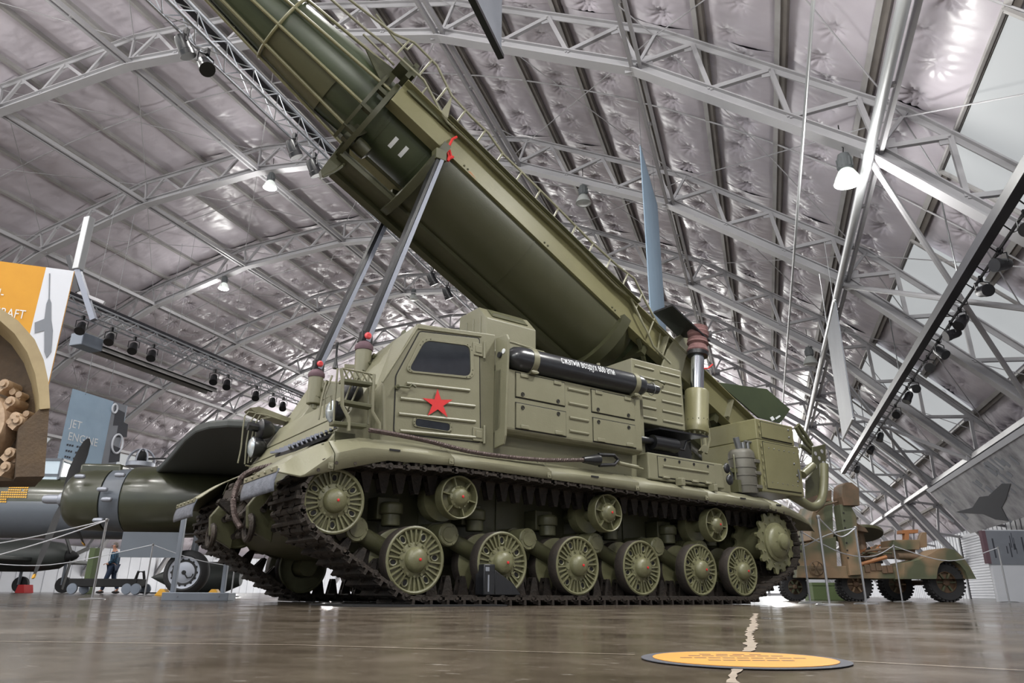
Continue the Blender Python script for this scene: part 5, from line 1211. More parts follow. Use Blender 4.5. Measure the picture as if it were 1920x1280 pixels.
for px, l in ((46, 'red wheel chock under the distant fighter'),):
    p = onfloor(hP(px, 1106, QD-.4)); o = MB().prism([(-.25, 0), (.25, 0), (.15, .3), (-.15, .3)], -.2, .2).build('wheel_chock', 'red', smooth=0, bevel=.01); o.location = p; tag(o, l, 'chock')
# green upright beam and engine cart
p = onfloor(hP(168, 1090, 26)); o = MB().box(-.13, .13, -.13, .13, 0, 1.5).build('green_post', 'olive_box', smooth=0, bevel=.01); o.location = p; tag(o, 'slim green upright post left of the walking man', 'post')
p = onfloor(hP(200, 1110, 21.5)); ct = thing('equipment_cart', 'low black four wheeled cart in front of the walking man', 'cart', p, math.atan2(HRT.y, HRT.x))
MB().box(-.95, .95, -.3, .3, .2, .42).build('cart_bed', 'black_matt', ct, smooth=0, bevel=.02)
for x in (-.82, .7, .95):
    for y in (-.3, .3): MB().lathe([(.05, -.035), (.14, -.03), (.15, 0), (.14, .03), (.05, .035)], (x, y, .15), (0, 1, 0), 20).build('caster', 'sign_grey', ct)
MB().tube([(.75, 0, .4), (.8, 0, .62), (.95, 0, .62), (1.0, 0, .42)], .04, 8).build('cart_handle', 'black_matt', ct)
MB().tube([(1.0, -.1, .05), (1.5, -.1, .05), (1.9, -.15, .06)], .02, 6).build('tow_bar', 'black_matt', ct)

# ---- walking man
def skin(name, verts, edges, radii, m_, parent, sub=2):
    me = bpy.data.meshes.new(name); me.from_pydata(verts, edges, []); o = obj(name, me, m_, parent)
    md = o.modifiers.new('skin', 'SKIN'); 
    for v, r_ in zip(me.skin_vertices[0].data, radii): v.radius = r_ if isinstance(r_, tuple) else (r_, r_)
    me.skin_vertices[0].data[0].use_root = True; s_ = o.modifiers.new('sub', 'SUBSURF'); s_.levels = sub; s_.render_levels = sub
    return o
mp = onfloor(hP(204, 1108, 27.5)); man = thing('person', 'man in a blue plaid shirt and jeans walking behind the cart', 'person', mp, math.atan2(-HRT.y, -HRT.x)+R_(12))
J = [(0,0,.95), (0,0,1.12), (.01,0,1.32), (.02,0,1.46), (.04,0,1.54), (.07,0,1.63), (.06, 0, 1.71),
     (-.01,.19,1.42), (-.04,.25,1.16), (.12,.22,1.02), (.2,.2,1.02), (-.01,-.19,1.42), (-.06,-.25,1.16), (-.02,-.26,.95), (.0,-.26,.86),
     (.02,.09,.9), (.14,.1,.5), (.22,.1,.1), (.34,.1,.05), (-.02,-.09,.9), (-.06,-.1,.5), (-.26,-.1,.14), (-.16,-.1,.05)]
E_ = [(0,1),(1,2),(2,3),(3,4),(4,5),(5,6),(3,7),(7,8),(8,9),(9,10),(3,11),(11,12),(12,13),(13,14),(0,15),(15,16),(16,17),(17,18),(0,19),(19,20),(20,21),(21,22)]
Rd = [(.13,.16), (.12,.15), (.13,.17), (.09,.12), .055, (.095,.08), (.085,.072), .065, .05, .042, .035, .065, .05, .042, .035, .09, .06, .045, .04, .09, .06, .045, .04]
body = skin('body', J, E_, Rd, 'skin', man)
sh_ = [0,1,2,3,7,8,9,11,12,13]; ix = {k: i for i, k in enumerate(sh_)}; eS = [(ix[a], ix[b]) for a, b in E_ if a in ix and b in ix]
skin('shirt', [J[k] for k in sh_], eS, [((Rd[k][0]+.025, Rd[k][1]+.025) if isinstance(Rd[k], tuple) else Rd[k]+.02) for k in sh_], 'plaid', man)
je = [0,15,16,17,19,20,21]; ix = {k: i for i, k in enumerate(je)}; eS = [(ix[a], ix[b]) for a, b in E_ if a in ix and b in ix]
skin('jeans', [J[k] for k in je], eS, [((Rd[k][0]+.015, Rd[k][1]+.015) if isinstance(Rd[k], tuple) else Rd[k]+.022) for k in je], 'jeans', man)
MB().ball((.045, 0, 1.72), .088, 14, 8, (1, .92, .9), 5, 90).ball((.0, 0, 1.67), .08, 14, 8, (.7, .98, 1)).build('hair', 'hair', man)
MB().ball((.165, 0, 1.655), .018, 8, 6, (1, .8, 1.2)).ball((.06, .085, 1.65), .022, 8, 6, (.8, .4, 1.2)).ball((.06, -.085, 1.65), .022, 8, 6, (.8, .4, 1.2)).build('face', 'skin', man)
mb = MB()
for y in (.035, -.035): mb.ball((.145, y, 1.675), .011, 8, 6)
mb.box(.15, .158, -.025, .025, 1.6, 1.608); mb.build('eye', 'ink_dark', man)
for x, y, z in ((.27, .1, 0), (-.2, -.1, 0)): MB().ball((x, y, .05), .06, 12, 8, (2.3, .85, .8)).build('shoe', 'shoe', man)
for y, x, z in ((.2, .24, 1.02), (-.26, .0, .8)):
    for k in range(5): MB().tube([(x-.02, y-.03+k*.014, z+.01), (x+.03, y-.03+k*.014, z-.02), (x+.03, y-.03+k*.014, z-.05+.008*abs(k-2))], .008, 6).build('finger', 'skin', man)

# ---- desert-tan tank cut by the left edge
TD = 4.6
TX = (HH-HRT*.74).normalized()                            # the tank's depth runs away and to the left
def tp_(px, py, dd=0): return hP(px, py, TD)+TX*dd
tk0 = onfloor(tp_(-260, 1100, .6)); TK = thing('tank', 'tan tank with a rounded fender cut off by the left edge', 'tank', tk0, 0)
T0 = Matrix.Translation(-tk0)
def tl(px, py, dd=0): return T0 @ tp_(px, py, dd)
o_px = [(-140, 560), (-60, 558), (0, 577), (34, 601), (65, 636), (82, 674), (91, 715), (94, 765), (75, 767)]; i_px = [(-140, 583), (-60, 582), (0, 601), (27, 625), (51, 660), (66, 701), (73, 742), (74, 765), (74, 766)]
mb = MB(); n = len(o_px); vs = []
for dd in (0, .75): vs += [tl(*p, dd) for p in o_px]+[tl(*p, dd) for p in i_px]
fs = []
for i in range(n-1): fs += [(i, i+1, n+i+1, n+i), (2*n+i, 3*n+i, 3*n+i+1, 2*n+i+1), (i, 2*n+i, 2*n+i+1, i+1), (n+i, n+i+1, 3*n+i+1, 3*n+i)]
mb.add(vs, fs); mb.build('fender', 'tan', TK, smooth=50)
mb = MB().slab([tl(*p, .3) for p in ((-140, 583), (0, 601), (27, 625), (51, 660), (66, 701), (73, 742), (74, 765), (91, 767), (84, 890), (-140, 893))], TX*.4); mb.build('side_plate', 'rust', TK, smooth=0)
MB().slab([tl(*p, .02) for p in ((74, 766), (93, 766), (84, 892), (30, 893), (36, 800))], TX*.3).build('mud_plate', 'rust', TK, smooth=0)
hl = MB(); A, B_ = tl(-700, 893, .7), tl(-20, 560, .7); hl.slab([tl(-900, 560, .7), tl(-60, 560, .7), tl(-60, 900, .7), tl(-160, 1000, .7), tl(-900, 1010, .7)], TX*1.8); hl.build('hull', 'tan', TK, smooth=0)
MB().slab([tl(-900, 1098, .1), tl(-330, 1112, .1), tl(-200, 1040, .1), tl(-60, 895, .1), tl(-120, 880, .1), tl(-300, 1010, .1), tl(-900, 1010, .1)], TX*.5).build('track_run', 'tan_track', TK, smooth=0)
lk_ = [(8, 716), (24, 742), (26, 770), (36, 776), (38, 800), (22, 838), (18, 868), (6, 878), (2, 740), (4, 800)]
for k, (px, py) in enumerate(((9, 712), (21, 745), (30, 775), (35, 782), (20, 843), (12, 870))):
    c = tl(px, py, .12); mb = MB(); r_ = .028
    mb.cyl(c, c+HH*.16, r_*1.25, n=12); mb.cyl(c-HH*.015, c, r_*.7, n=10); q_ = tl(px-14, py+14, .12); mb.bar(c+HH*.08, q_+HH*.08, .16, .05, up=(0, 0, 1)); q2 = tl(px+9, py-16 if k % 2 else py+12, .12); mb.cyl(q2+HH*.04, q2+HH*.12, r_*.8, n=10); mb.bar(c+HH*.08, q2+HH*.08, .06, .035); mb.build('track_connector', 'tan_track', TK)
c = tl(-60, 790, .1); MB().cyl(c, c+HH*.3, .24, n=28).build('drive_sprocket', 'tan_track', TK)

# ---- gun trailer at the right, camouflage
GD_ = 14.; g0 = onfloor(hP(1640, 1126, GD_)); GAN = math.atan2(HRT.y, HRT.x)
GT = thing('gun_trailer', 'camouflaged gun carriage trailer with big tyres at the right', 'gun carriage', g0, GAN)
GINV = (Matrix.Translation(g0) @ Matrix.Rotation(GAN, 4, 'Z')).inverted()
c7 = lambda x, y: (1480+x/3.764, 820+y/3.764)
def gl_(x, y, dist=GD_): return GINV @ hP(*c7(x, y), dist)
def gslab(name, pts, y0, y1, mt, smooth=0, bevel=.008): return MB().prism([(gl_(*p).x, gl_(*p).z) for p in pts], y0, y1).build(name, mt, GT, smooth=smooth, bevel=bevel)
gslab('chassis_beam', [(40, 905), (960, 915), (960, 1000), (40, 990)], -.1, .1, 'camo'); gslab('chassis_beam', [(40, 905), (960, 915), (960, 1000), (40, 990)], .9, 1.1, 'camo')
for x in (80, 420, 700, 930): gslab('cross_beam', [(x, 930), (x+40, 930), (x+40, 985), (x, 985)], .1, .9, 'camo2')
COLm = gslab('outrigger_column', [(325, 480), (395, 480), (440, 560), (475, 970), (395, 975), (335, 560)], -.2, .1, 'camo'); gslab('column_head', [(335, 350), (360, 330), (400, 330), (450, 370), (455, 490), (345, 490), (330, 430)], -.25, .15, 'camo2')
mb = MB()
for i in range(7): p = gl_(350+i*5, 540+i*52); mb.cyl((p.x, -.21, p.z), (p.x, -.2, p.z), .016, n=10)
mb.build('column_hole', 'black_matt', COLm)
gslab('body_block', [(170, 560), (200, 470), (320, 440), (330, 760), (170, 720)], .1, .9, 'camo'); gslab('body_block', [(60, 760), (330, 700), (340, 960), (60, 960)], .0, .8, 'camo')
gslab('body_block', [(210, 380), (330, 360), (330, 440), (240, 440)], .2, .7, 'camo2')
MB().tube([(gl_(*p).x, -.05, gl_(*p).z) for p in ((180, 530), (240, 480), (330, 455))], .02, 6).build('hose', 'camo2', GT)
p = gl_(170, 925); MB().lathe([(.12, -.015), (.135, 0), (.12, .015)], (p.x, -.14, p.z), (0, 1, 0), 24, cap=False).build('hand_wheel', 'camo2', GT); mb = MB()
for a in (0, 1.05, 2.1): mb.bar((p.x-.12*math.cos(a), -.14, p.z-.12*math.sin(a)), (p.x+.12*math.cos(a), -.14, p.z+.12*math.sin(a)), .015, .015)
mb.build('wheel_spoke', 'camo2', GT)
# round platform seen from below
p = gl_(630, 628); q_ = gl_(805, 628); MB().lathe([((q_.x-p.x), 0), ((q_.x-p.x)*1.02, .03), ((q_.x-p.x), .06)], (p.x, .9, p.z-.1), (.05, .27, 1), 40).build('round_platform', 'olive_dark', GT); MB().cyl((p.x-.1, .5, gl_(630, 940).z), (p.x, .85, p.z), .09, n=14).build('platform_stem', 'camo2', GT)
gslab('slant_beam', [(440, 580), (540, 640), (560, 670), (440, 650)], .0, .2, 'camo2'); gslab('upright', [(490, 690), (515, 700), (515, 780), (490, 790)], .1, .3, 'camo2')
# clutter of levers and rods
rnd = random.Random(5)
for i in range(30):
    a = gl_(490+rnd.random()*60, 800+rnd.random()*120); b = gl_(620+rnd.random()*110, 745+rnd.random()*170); y = rnd.uniform(-.1, .7); MB().cyl((a.x, y, a.z), (b.x, y+rnd.uniform(-.2, .2), b.z), rnd.choice((.018, .025, .035)), n=8).build('lever', rnd.choice(('camo', 'camo2', 'camo2', 'olive_dark', 'black_matt', 'orange_part')), GT)
for i in range(5):
    a = gl_(530+i*40, 900+rnd.random()*30); MB().box(a.x-.05, a.x+.05, -.12, .1, a.z-.08, a.z+.06).build('fitting', 'camo2', GT, bevel=.01)
gslab('equipment_box', [(735, 722), (920, 720), (920, 790), (735, 795)], .0, .5, 'camo'); gslab('orange_bracket', [(815, 650), (930, 645), (930, 670), (815, 675)], .1, .3, 'orange_part', bevel=.004); gslab('bracket_leg', [(835, 670), (865, 670), (865, 725), (835, 725)], .1, .2, 'orange_part', bevel=.004); gslab('seat_back', [(945, 690), (960, 665), (990, 665), (995, 770), (925, 780)], .1, .2, 'camo')
gslab('support', [(735, 795), (900, 790), (900, 850), (740, 850)], .05, .45, 'camo2'); MB().cyl((gl_(745, 840).x, -.1, gl_(745, 840).z), (gl_(905, 845).x, -.1, gl_(905, 845).z), .06, n=14).build('recoil_tube', 'camo2', GT)
# mudguard and wheels
fo = [(725, 1000), (735, 890), (830, 870), (900, 835), (960, 800), (1010, 788), (1070, 800), (1130, 850), (1180, 920), (1222, 1000)]; fi = [(950, 1000), (955, 960), (960, 930), (975, 895), (1000, 880), (1030, 872), (1070, 875), (1110, 900), (1150, 950), (1165, 1000)]
mb = MB(); frame2(mb, [(gl_(*p).x, gl_(*p).z) for p in fo], [(gl_(*p).x, gl_(*p).z) for p in fi], -.42, .12); mb.f = [f for f in mb.f]; mb.build('mudguard', 'camo', GT, smooth=40)
def gwheel(px, py, y0, name='trailer_wheel'):
    c = gl_(px, py); r_ = c.z-.005; t = MB().lathe([(r_*.55, -.1), (r_*.9, -.12), (r_*.98, -.08), (r_, 0), (r_*.98, .08), (r_*.9, .12), (r_*.55, .1)], (c.x, y0, r_), (0, 1, 0), 40, cap=False)
    for i in range(30):
        a = 2*math.pi*i/30
        for s in (-1, 1): t.bar((c.x+r_*.985*math.cos(a+.05*s), y0+s*.045, r_+r_*.985*math.sin(a+.05*s)), (c.x+r_*.97*math.cos(a+.05*s), y0+s*.115, r_+r_*.97*math.sin(a+.05*s)), .035, .03, up=(math.cos(a), 0, math.sin(a)))
    T = t.build(name, 'tyre', GT)
    MB().lathe([(r_*.56, .1), (r_*.56, -.09), (r_*.52, -.1), (r_*.5, -.03), (r_*.2, -.05), (r_*.18, -.1), (r_*.1, -.12), (.001, -.12)], (c.x, y0, r_), (0, 1, 0), 32).build('wheel_rim', 'camo2', T); sp = MB()
    for i in range(6): a = 2*math.pi*i/6; sp.bar((c.x+r_*.2*math.cos(a), y0-.06, r_+r_*.2*math.sin(a)), (c.x+r_*.52*math.cos(a), y0-.06, r_+r_*.52*math.sin(a)), .03, .06, up=(0, 1, 0))
    sp.build('wheel_spoke', 'camo', T)
gwheel(1048, 1020, -.18); gwheel(930, 1030, .95); gwheel(490, 1030, .2); gwheel(700, 1050, 1.6); gwheel(100, 1050, .5); 
MB().cyl((gl_(1048, 1020).x, -.1, gl_(1048, 1020).z), (gl_(1048, 1020).x, 1.0, gl_(1048, 1020).z), .05, n=12).build('axle', 'camo2', GT)
p = onfloor(hP(*c7(275, 1115), 16.5)); o = MB().box(-.42, .42, -.25, .25, 0, .34).build('green_crate', 'olive_box', smooth=0, bevel=.01); o.location = p; o.rotation_euler.z = GAN; tag(o, 'green crate on the floor behind the gun trailer wheels', 'crate'); MB().box(-.43, .43, -.26, .26, .3, .36).build('crate_lid', 'olive_box', o, smooth=0)

# ---- display board with a photograph at the right edge
p = onfloor(hP(1915, 1128, 15.5)); db = thing('display_board', 'grey display board with a black and white photograph at right edge', 'display board', p, GAN)
MB().box(-.48, 1.4, -.04, .04, 0, 1.42).build('board', 'wall', db, smooth=0); MB().box(-.5, 1.38, -.052, -.04, .72, 1.4).build('photo_print', 'grey_b', db, smooth=0); MB().box(-.56, -.48, -.06, .04, .74, 1.4).build('red_strip', 'boot_dark', db, smooth=0)
mb = MB(); rnd = random.Random(3)
for i in range(26): x_ = -.45+rnd.random()*1.75; w_ = rnd.uniform(.01, .035); z_ = .76+rnd.random()*.3; mb.box(x_, x_+w_, -.056, -.052, z_, min(1.36, z_+rnd.uniform(.1, .4)))
stuff(mb.build('photo_detail', 'ink_dark', db, smooth=0))

# ---- big jet photograph fixed to the arch legs on the right
a1, a2 = A0+STEP*5, 0
def leg(t, D): return arc(A0+STEP*5, RB-.12, D).lerp(arc(60., RB-.12, D), t)
jp = thing('jet_picture', 'large grey photograph of a jet hung on the right roof slope', 'picture', leg(.2, 28)*Vector((1, 1, 0))+Vector((0, 0, leg(.2, 28).z)), 0)
J0 = -Vector(jp.location); 
def jl(t, D): return leg(t, D)+J0
nrm = (jl(0, 20)-jl(1, 20)).cross(Vector((0, 1, 0))).normalized()*-.03
if nrm.x > 0: nrm = -nrm
DA, DB = 18., 31.
MB().slab([jl(.02, DA), jl(.42, DA), jl(.42, DB), jl(.02, DB)], nrm).build('picture_sheet', 'picture', jp, smooth=0)
MB().slab([jl(.0, DA), jl(.03, DA), jl(.03, DB+.1), jl(.0, DB+.1)], nrm*2).build('picture_rail', 'wall', jp, smooth=0)
def leg_hit(px, py):                                       # where a pixel's ray meets the sloped sheet
    d = hall(vray(px, py)); p0 = leg(.2, 28); n = nrm.normalized(); t = (p0-CAM).dot(n)/d.dot(n); return CAM+d*t+J0
jet = [(1795, 958), (1825, 950), (1838, 930), (1855, 928), (1880, 905), (1897, 905), (1888, 935), (1880, 950), (1893, 975), (1868, 972), (1845, 962), (1800, 960)]
MB().slab([leg_hit(*p)+nrm*1.15 for p in jet], nrm*.3).build('jet_print', 'ink_dark', jp, smooth=0)
mb = MB(); rnd = random.Random(9)
for i in range(40):
    px, py = rnd.uniform(1760, 1915), rnd.uniform(845, 985); l = rnd.uniform(12, 40); w_ = rnd.uniform(1.5, 5)
    q4 = [(px, py), (px+l*.78, py+l*.62), (px+l*.78-w_*.6, py+l*.62+w_), (px-w_*.6, py+w_)]
    if all(x < 1918 and y < 990 and (y-785) > (1920-x)*.69+22 for x, y in q4): mb.slab([leg_hit(*p)+nrm*1.08 for p in q4], nrm*.1)
stuff(mb.build('cloud_print', 'ink_grey', jp, smooth=0))

# ---- banners
def board(name, label, cat, corners, th, mt):
    base = Vector(corners[0]); base = Vector((base.x, base.y, min(Vector(c).z for c in corners)))
    t = thing(name, label, cat, base); MB().slab([Vector(c)-base for c in corners], th).build('sheet', mt, t, smooth=0); return t, base
def frame_of(c):                                            # origin and axes of a board given TL, TR, BL
    o_ = Vector(c[0]); return o_, (Vector(c[1])-o_), (Vector(c[2])-o_)
def print_text(s_, t, base, o_, ex, ez, u, v, size, nvec, mt='white_ink', parent=None):
    me = text_mesh(s_, 1.); X_ = ex.normalized(); Z_ = -ez.normalized()
    for vv in me.vertices: vv.co = o_+ex*u+ez*v+X_*vv.co.x*size+Z_*vv.co.y*size+nvec-base
    return obj('lettering', me, mt, t)
# orange banner, left edge
d1 = 9.0
def upr(px, py, dist, z): p = hP(px, py, dist); return Vector((p.x, p.y, z))
TLc, TRc = hP(-160, 375, d1), hP(137, 510, d1+.0); zt = (TLc.z+TRc.z)/2
TL = hP(-140, 440, d1-.6); TR = hP(139, 508, d1); BR_ = Vector((TR.x, TR.y, TR.z-2.6)); BL_ = Vector((TL.x, TL.y, TR.z-2.6)); TL.z = TR.z; 
ob_, ba = board('exhibit_banner', 'orange and white exhibit banner with white lettering at upper left', 'banner', [TL, TR, BR_, BL_], HH*.015, 'orange_b')
ex, ez = TR-TL, BL_-TL; wS = .19
MB().slab([TL+ex*(1-wS)-ba-HH*.004, TR-ba-HH*.004, BR_-ba-HH*.004, TL+ex*(1-wS)+ez-ba-HH*.004], HH*.003).build('white_strip', 'white_b', ob_, smooth=0)
lab = TL+ex*.0
wA = None
for s_, px, py in (('AIRCRAFT', -46, 588), ('ANTI-', -46, 552)):
    d = hall(vray(px, py)); n_ = ex.cross(ez); tt = (TL-CAM).dot(n_)/d.dot(n_); q_ = CAM+d*tt
    me = text_mesh(s_, 1.); X_ = ex.normalized()
    if wA is None: d = hall(vray(48, 592)); wA = ((CAM+d*((TL-CAM).dot(n_)/d.dot(n_)))-q_).dot(X_)/max(v.co.x for v in me.vertices)
    for vv in me.vertices: vv.co = q_+X_*vv.co.x*wA+Vector((0, 0, 1))*vv.co.y*wA*1.45-HH*.012-ba
    obj('lettering', me, 'white_ink', ob_)
def on_board(px, py, o_, ex, ez): d = hall(vray(px, py)); n_ = ex.cross(ez); return CAM+d*((o_-CAM).dot(n_)/d.dot(n_))
gp_ = [(93, 513), (95, 513), (94, 560), (97, 568), (97, 600), (100, 620), (97, 660), (88, 672), (84, 660), (84, 620), (66, 625), (66, 605), (84, 598), (88, 570), (92, 560)]
MB().slab([on_board(*p, TL, ex, ez)-HH*.012-ba for p in gp_], HH*.003).build('gun_print', 'ink_grey', ob_, smooth=0)
# jet engine banner
jd = 22.; TL = hP(136, 728, jd); TR = hP(239, 756, jd+2.2); TR.z = TL.z; BL_ = Vector((TL.x, TL.y, hP(110, 868, jd).z)); ez = BL_-TL; BR_ = TR+ez; ex = TR-TL
jb, ba = board('exhibit_banner', 'blue exhibit banner lettered JET ENGINE above the bomber', 'banner', [TL, TR, BR_, BL_], HH*.02, 'blue_b')
MB().slab([TL+ex*.74-HH*.01-ba, TR-HH*.01-ba, BR_-HH*.01-ba, TL+ex*.74+ez-HH*.01-ba], HH*.005).build('photo_strip', 'grey_b', jb, smooth=0)
for s_, px, py in (('JET', 131, 800), ('ENGINE', 127, 824)):
    q_ = on_board(px, py, TL, ex, ez); me = text_mesh(s_, 1.); X_ = ex.normalized()
    for vv in me.vertices: vv.co = q_+X_*vv.co.x*.33+Vector((0, 0, 1))*vv.co.y*.36-HH*.025-ba
    obj('lettering', me, 'white_ink', jb)
mb = MB()
for k, (px, py, w_) in enumerate(((126, 832, 42), (124, 843, 40), (122, 854, 36))):
    for i in range(9):
        if i in (3, 6): continue
        q_ = on_board(px+w_*i/9, py+i*.9, TL, ex, ez); q2 = on_board(px+w_*(i+.75)/9, py+i*.9, TL, ex, ez); mb.slab([q_-HH*.02-ba, q2-HH*.02-ba, q2-HH*.02-ba-Vector((0, 0, .06)), q_-HH*.02-ba-Vector((0, 0, .06))], HH*.003)
stuff(mb.build('small_print', 'ink_dark', jb, smooth=0))
mb = MB()
q_ = on_board(216, 775, TL, ex, ez); X_ = ex.normalized()
for px, py, r_ in ((216, 766, .15), (221, 832, .32)):
    c = on_board(px, py, TL, ex, ez)-HH*.03-ba; mb.tube([c+X_*(r_*.7*math.cos(a))+Vector((0, 0, r_*math.sin(a))) for a in [2*math.pi*k/24 for k in range(24)]], .035, 6, True)
stuff(mb.build('engine_print', 'white_b', jb))
mb = MB(); 
for px, py in ((224, 784), (230, 806), (216, 852)): c = on_board(px, py, TL, ex, ez)-HH*.022-ba; mb.slab([c+X_*-.22+Vector((0, 0, .3)), c+X_*.2+Vector((0, 0, .24)), c+X_*.25-Vector((0, 0, .2)), c-X_*.2-Vector((0, 0, .3))], HH*.004)
stuff(mb.build('dark_print', 'ink_dark', jb, smooth=0))
for px in (160, 205): p = on_board(px, 740, TL, ex, ez); MB().cyl(p-ba, p+Vector((-.3, .2, 1.8))-ba, .012, n=5).build('hanging_wire', 'steel', jb)
# banners hanging along the hall axis, seen almost edge on
def axis_banner(label, near_top, Dn, ratio, near_bot, mt, th=.02):
    a = hD(*near_top, Dn); b = hD(*near_bot, Dn); A_ = Vector((a.x, Dn, a.z)); B0 = Vector((a.x, Dn, b.z)); L_ = Vector((0, Dn*(ratio-1), 0))
    t, base = board('hanging_banner', label, 'banner', [A_, A_+L_, B0+L_, B0], (th, 0, 0), mt)
    MB().cyl(A_-base, A_+L_-base, .025, n=8).build('top_bar', 'pipe', t); MB().cyl(B0-base, B0+L_-base, .02, n=8).build('bottom_bar', 'pipe', t)
    for y in (.1, .9): MB().cyl(A_+L_*y-base, A_+L_*y-base+Vector((0, 0, 1.2)), .006, n=5).build('hanging_wire', 'steel', t)
    return t, base, A_, L_, B0
t, base, A_, L_, B0 = axis_banner('tall pale blue banner hanging edge on above the launcher ram', (1199, 272), 14., 1.2, (1212, 584), 'blue_b')
mb = MB()
for i in range(16):
    z0 = A_.z-1.0-i*.13; mb.box(-.006, 0, .25+.1*(i % 3), 1.4-.12*(i % 4), z0-base.z, z0-base.z+.05)
stuff(mb.build('small_print', 'ink_grey', t, smooth=0)); MB().box(-.006, 0, 1.35, 1.82, 0, A_.z-base.z-.9).build('dark_strip', 'ink_dark', t, smooth=0)
axis_banner('dark grey banner hanging edge on right of the launcher', (1565, 563), 12.5, 1.143, (1602, 784), 'grey_b')
c = hZ(940, 105, 6.6); bn = thing('hanging_banner', 'lower corner of a dark banner with white edge at the top', 'banner', (c.x, c.y, 6.6)); MB().box(-.04, .0, -1.9, 0, 0, 2.4).build('sheet', 'grey_b', bn, smooth=0); MB().box(-.05, .03, -1.9, .02, -.03, .03).build('bottom_bar', 'black', bn, smooth=0); MB().box(-.044, -.04, -1.9, -.05, .1, .2).build('white_strip', 'white_b', bn, smooth=0)

# ---- hanging heater
a, b = hZ(172, 660, 5.7), hZ(404, 737, 5.7); xm = (a.x+b.x)/2; ht = thing('radiant_heater', 'long dark radiant tube heater hanging under the left arches', 'heater', (xm, a.y, 5.7)); L_ = b.y-a.y
mb = MB().prism([(-.22, 0), (-.12, .18), (.12, .18), (.22, 0), (.2, 0), (.11, .16), (-.11, .16), (-.2, 0)], 0, L_); mb.build('heater_hood', 'purlin', ht, smooth=30)
MB().cyl((0, .02, .08), (0, L_-.02, .08), .05, n=14).build('burner_tube', 'black_matt', ht); MB().box(-.2, .2, .01, L_-.01, .11, .13).build('reflector', 'black_matt', ht)
MB().box(-.2, .2, -.6, 0, -.02, .3).build('burner_box', 'sign_grey', ht, smooth=0, bevel=.02)
for y in (.3, L_*.5, L_-.3): MB().cyl((0, y, .18), (0, y, 4.), .006, n=5).build('hanging_wire', 'steel', ht)
# ---- square duct with a dark brace at upper left
q0_, q1_ = hP(152, 408, 15.), hP(146, 506, 15.); du = thing('ventilation_duct', 'upright galvanised duct with dark braces beside the orange banner', 'duct', (q1_.x, q1_.y, q1_.z)); hgt = q0_.z-q1_.z
MB().box(-.09, .09, -.09, .09, 0, hgt).build('duct_pipe', 'pipe', du, smooth=0, bevel=.02)
w1, w2, w3 = hP(176, 600, 15.)-q1_, hP(129, 480, 15.)-q1_, hP(196, 568, 15.)-q1_
MB().bar((0, 0, 0), w1, .12, .12).build('brace', 'strut', du, smooth=0); MB().bar(w2, hP(147, 548, 15.)-q1_, .1, .1).build('brace', 'bar_black', du, smooth=0); MB().bar(hP(147, 548, 15.)-q1_, w3, .07, .07).build('brace', 'truss_white', du, smooth=0)
# ---- silver pipes along the hall
def runner(name, label, px, z, r_, D0, D1_, mt):
    a = hZ(*px, z); return tag(MB().cyl((a.x, D0, z), (a.x, D1_, z), r_, n=16).build(name, mt), label, 'pipe')
runner('sprinkler_pipe', 'thick galvanised pipe running along the right side of roof', (1620, 330), 7.5, .09, -4, 48, 'pipe'); runner('conduit', 'thin galvanised conduit running along roof left of thick pipe', (1500, 330), 7.6, .028, -4, 48, 'pipe')

# ---- lighting trusses with spotlights
def spot(p, aim, label, lit, grp):
    p = Vector(p); t = thing('spotlight', label, 'spotlight', p, 0, grp); d = Vector(aim).normalized(); c = Vector((0, 0, -.24))
    MB().lathe([(.03, -.15), (.08, -.14), (.1, -.08), (.105, .08), (.115, .09), (.115, .17), (.1, .17)], c, d, 20).build('lamp_can', 'spot', t)
    MB().lathe([(.1, .15), (.06, .16), (.001, .165)], c, d, 20).build('lens', 'spot_lit' if lit else 'spot_lens', t)
    sd = d.cross(Vector((0, 0, 1))).normalized()*.125; MB().tube([c+sd, c+sd+Vector((0, 0, .16)), Vector((0, 0, -.04)), c-sd+Vector((0, 0, .16)), c-sd], .012, 6).build('yoke', 'spot', t); MB().box(-.03, .03, -.03, .03, -.05, .06).build('clamp', 'spot', t)
    return t
def truss(label, X_, z, D0, D1_, mt='alu', black=True, w_=.28):
    t = thing('lighting_truss', label, 'lighting truss', (X_, D0, z)); L_ = D1_-D0; ch = MB()
    cs = [(-w_/2, 0), (w_/2, 0), (-w_/2, w_), (w_/2, w_)]
    for x, zz in cs: MB().cyl((x, 0, zz), (x, L_, zz), .024, n=8).build('chord', mt, t)
    n = int(L_/.32); mb = MB()
    for i in range(n):
        y0, y1 = L_*i/n, L_*(i+1)/n; s = i % 2
        for (xa, za), (xb, zb) in ((cs[0], cs[2]), (cs[1], cs[3]), (cs[0], cs[1]), (cs[2], cs[3])):
            p, q_ = ((xa, y0, za), (xb, y1, zb)) if s else ((xb, y0, zb), (xa, y1, za)); mb.cyl(p, q_, .01, n=5, cap=False)
    stuff(mb.build('lacing', mt, t))
    if black: MB().box(-.05, .07, 0, L_, w_+.02, w_+.13).build('cable_tray', 'bar_black', t, smooth=0)
    for y in [L_*(k+.5)/4 for k in range(4)]: MB().cyl((0, y, w_), (0, y, w_+3.5), .005, n=5).build('hanging_wire', 'steel', t)
    return t
z1 = 7.8; a = hZ(470, 170, z1); truss('aluminium lighting truss running behind the raised missile', a.x, z1, 2.5, 27.5)
ln_ = ['beside the missile nose', 'just below the first missile nose lamp', 'left of the cradle clamp', 'under the cradle clamp', 'right of the near support strut', 'above the roof box']
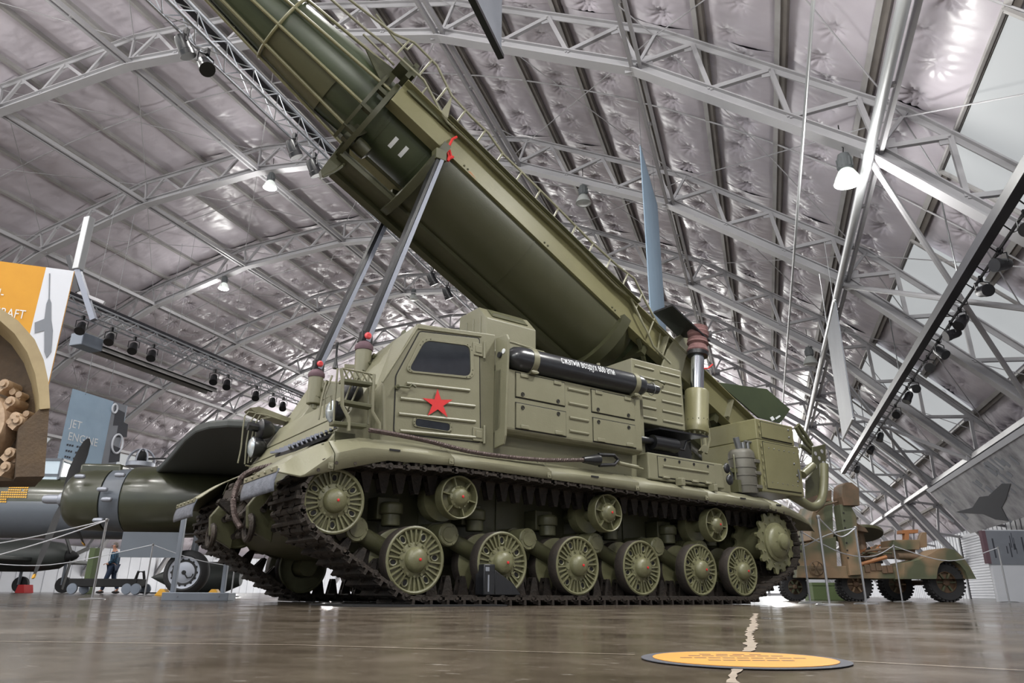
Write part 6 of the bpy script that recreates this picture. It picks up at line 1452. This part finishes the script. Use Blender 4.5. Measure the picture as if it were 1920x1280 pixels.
for (px, py), l in zip([(350, 60), (388, 98), (557, 255), (592, 292), (815, 505), (845, 532)], ln_):
    h = hZ(px, py, z1-.06); spot((a.x, h.y, z1-.06), (.3, .5, -1) if px != 388 else (.6, -.2, -.8), 'black spotlight on the missile side truss '+l, px == 388, 'spotlights on the middle truss')
z2 = 6.3; a = hZ(330, 662, z2); truss('aluminium lighting truss left of the launcher above the heater', a.x, z2, hZ(60, 560, z2).y, hZ(600, 768, z2).y)
for k, (px, py) in enumerate([(128, 600), (177, 622), (230, 638), (264, 652), (381, 698), (404, 708), (453, 730), (488, 742), (505, 750)]):
    h = hZ(px, py, z2-.06); l = ['first', 'second', 'third', 'fourth', 'fifth', 'sixth', 'seventh', 'eighth', 'ninth'][k]
    spot((a.x, h.y, z2-.06), (.5, -.6, -1), l+' spotlight from the left on the truss above heater', k in (2, 4, 5, 8), 'spotlights on the left truss')
# right-hand black lighting bar
z3 = 5.6; a = hZ(1750, 640, z3); rt = thing('lighting_bar', 'black lighting bar running away along the right roof slope', 'lighting bar', (a.x, 6, z3))
MB().box(-.24, -.06, 0, 32, .02, .22).build('square_tube', 'bar_black', rt, smooth=0); MB().cyl((.1, 0, 0), (.1, 32, 0), .026, n=10).build('lamp_pipe', 'bar_black', rt); mb = MB()
for i in range(40): mb.cyl((-.08, .4+i*.8, .05), (.1, .6+i*.8, 0), .012, n=5); mb.tube([(.1, .3+i*.8, .03), (.14, .5+i*.8, -.05), (.1, .75+i*.8, .02)], .008, 5)
stuff(mb.build('cable', 'black_matt', rt))
for y in (3, 9, 16, 24): MB().cyl((0, y, .1), (0, y, 3.), .015, n=6).build('hanging_chain', 'steel', rt)
rl_ = ['nearest', 'second', 'third', 'fourth', 'fifth', 'sixth', 'seventh', 'eighth', 'ninth', 'tenth', 'eleventh', 'twelfth', 'farthest']
for k, (px, py) in enumerate([(1905, 400), (1866, 470), (1832, 522), (1795, 580), (1775, 605), (1750, 640), (1727, 670), (1698, 712), (1690, 728), (1668, 760), (1640, 805), (1625, 830), (1600, 868)]):
    h = hZ(px, py, z3); aim = [(-.4, -.7, -.5), (-.9, -.5, -.2), (.2, -1, -.3), (-.6, -.4, -.7), (-.9, -.2, -.3), (.4, -.6, -.7), (-.2, -1, -.4), (.1, -1, -.3), (-.5, -.2, -.9), (-.3, -.8, -.5), (-.4, -.3, -.9), (-.5, -.4, -.7), (-.4, -.5, -.7)][k]
    spot((a.x+.1, h.y, z3-.02), aim, rl_[k]+' black spotlight on the right-hand lighting bar', False, 'spotlights on the right bar')
for nm in ('hole_rim', 'lightening_hole', 'rib_ring', 'spoke_ring', 'frame_screw', 'rail_bolt', 'flange_bolt', 'mount_bolt', 'hull_fitting', 'door_rivet', 'hatch_lock', 'column_hole', 'bracket_hole', 'exhaust_stub', 'roof_fitting', 'band_clamp', 'hatch_hinge', 'door_hinge', 'gusset_plate', 'link_pin', 'base_screw', 'step_bracket', 'barrel_tap', 'rear_hose', 'wheel_spoke', 'skylight_frame', 'sprocket_hub'):
    for o in bpy.data.objects:
        if o.name.split('.')[0] == nm: o['kind'] = 'stuff'
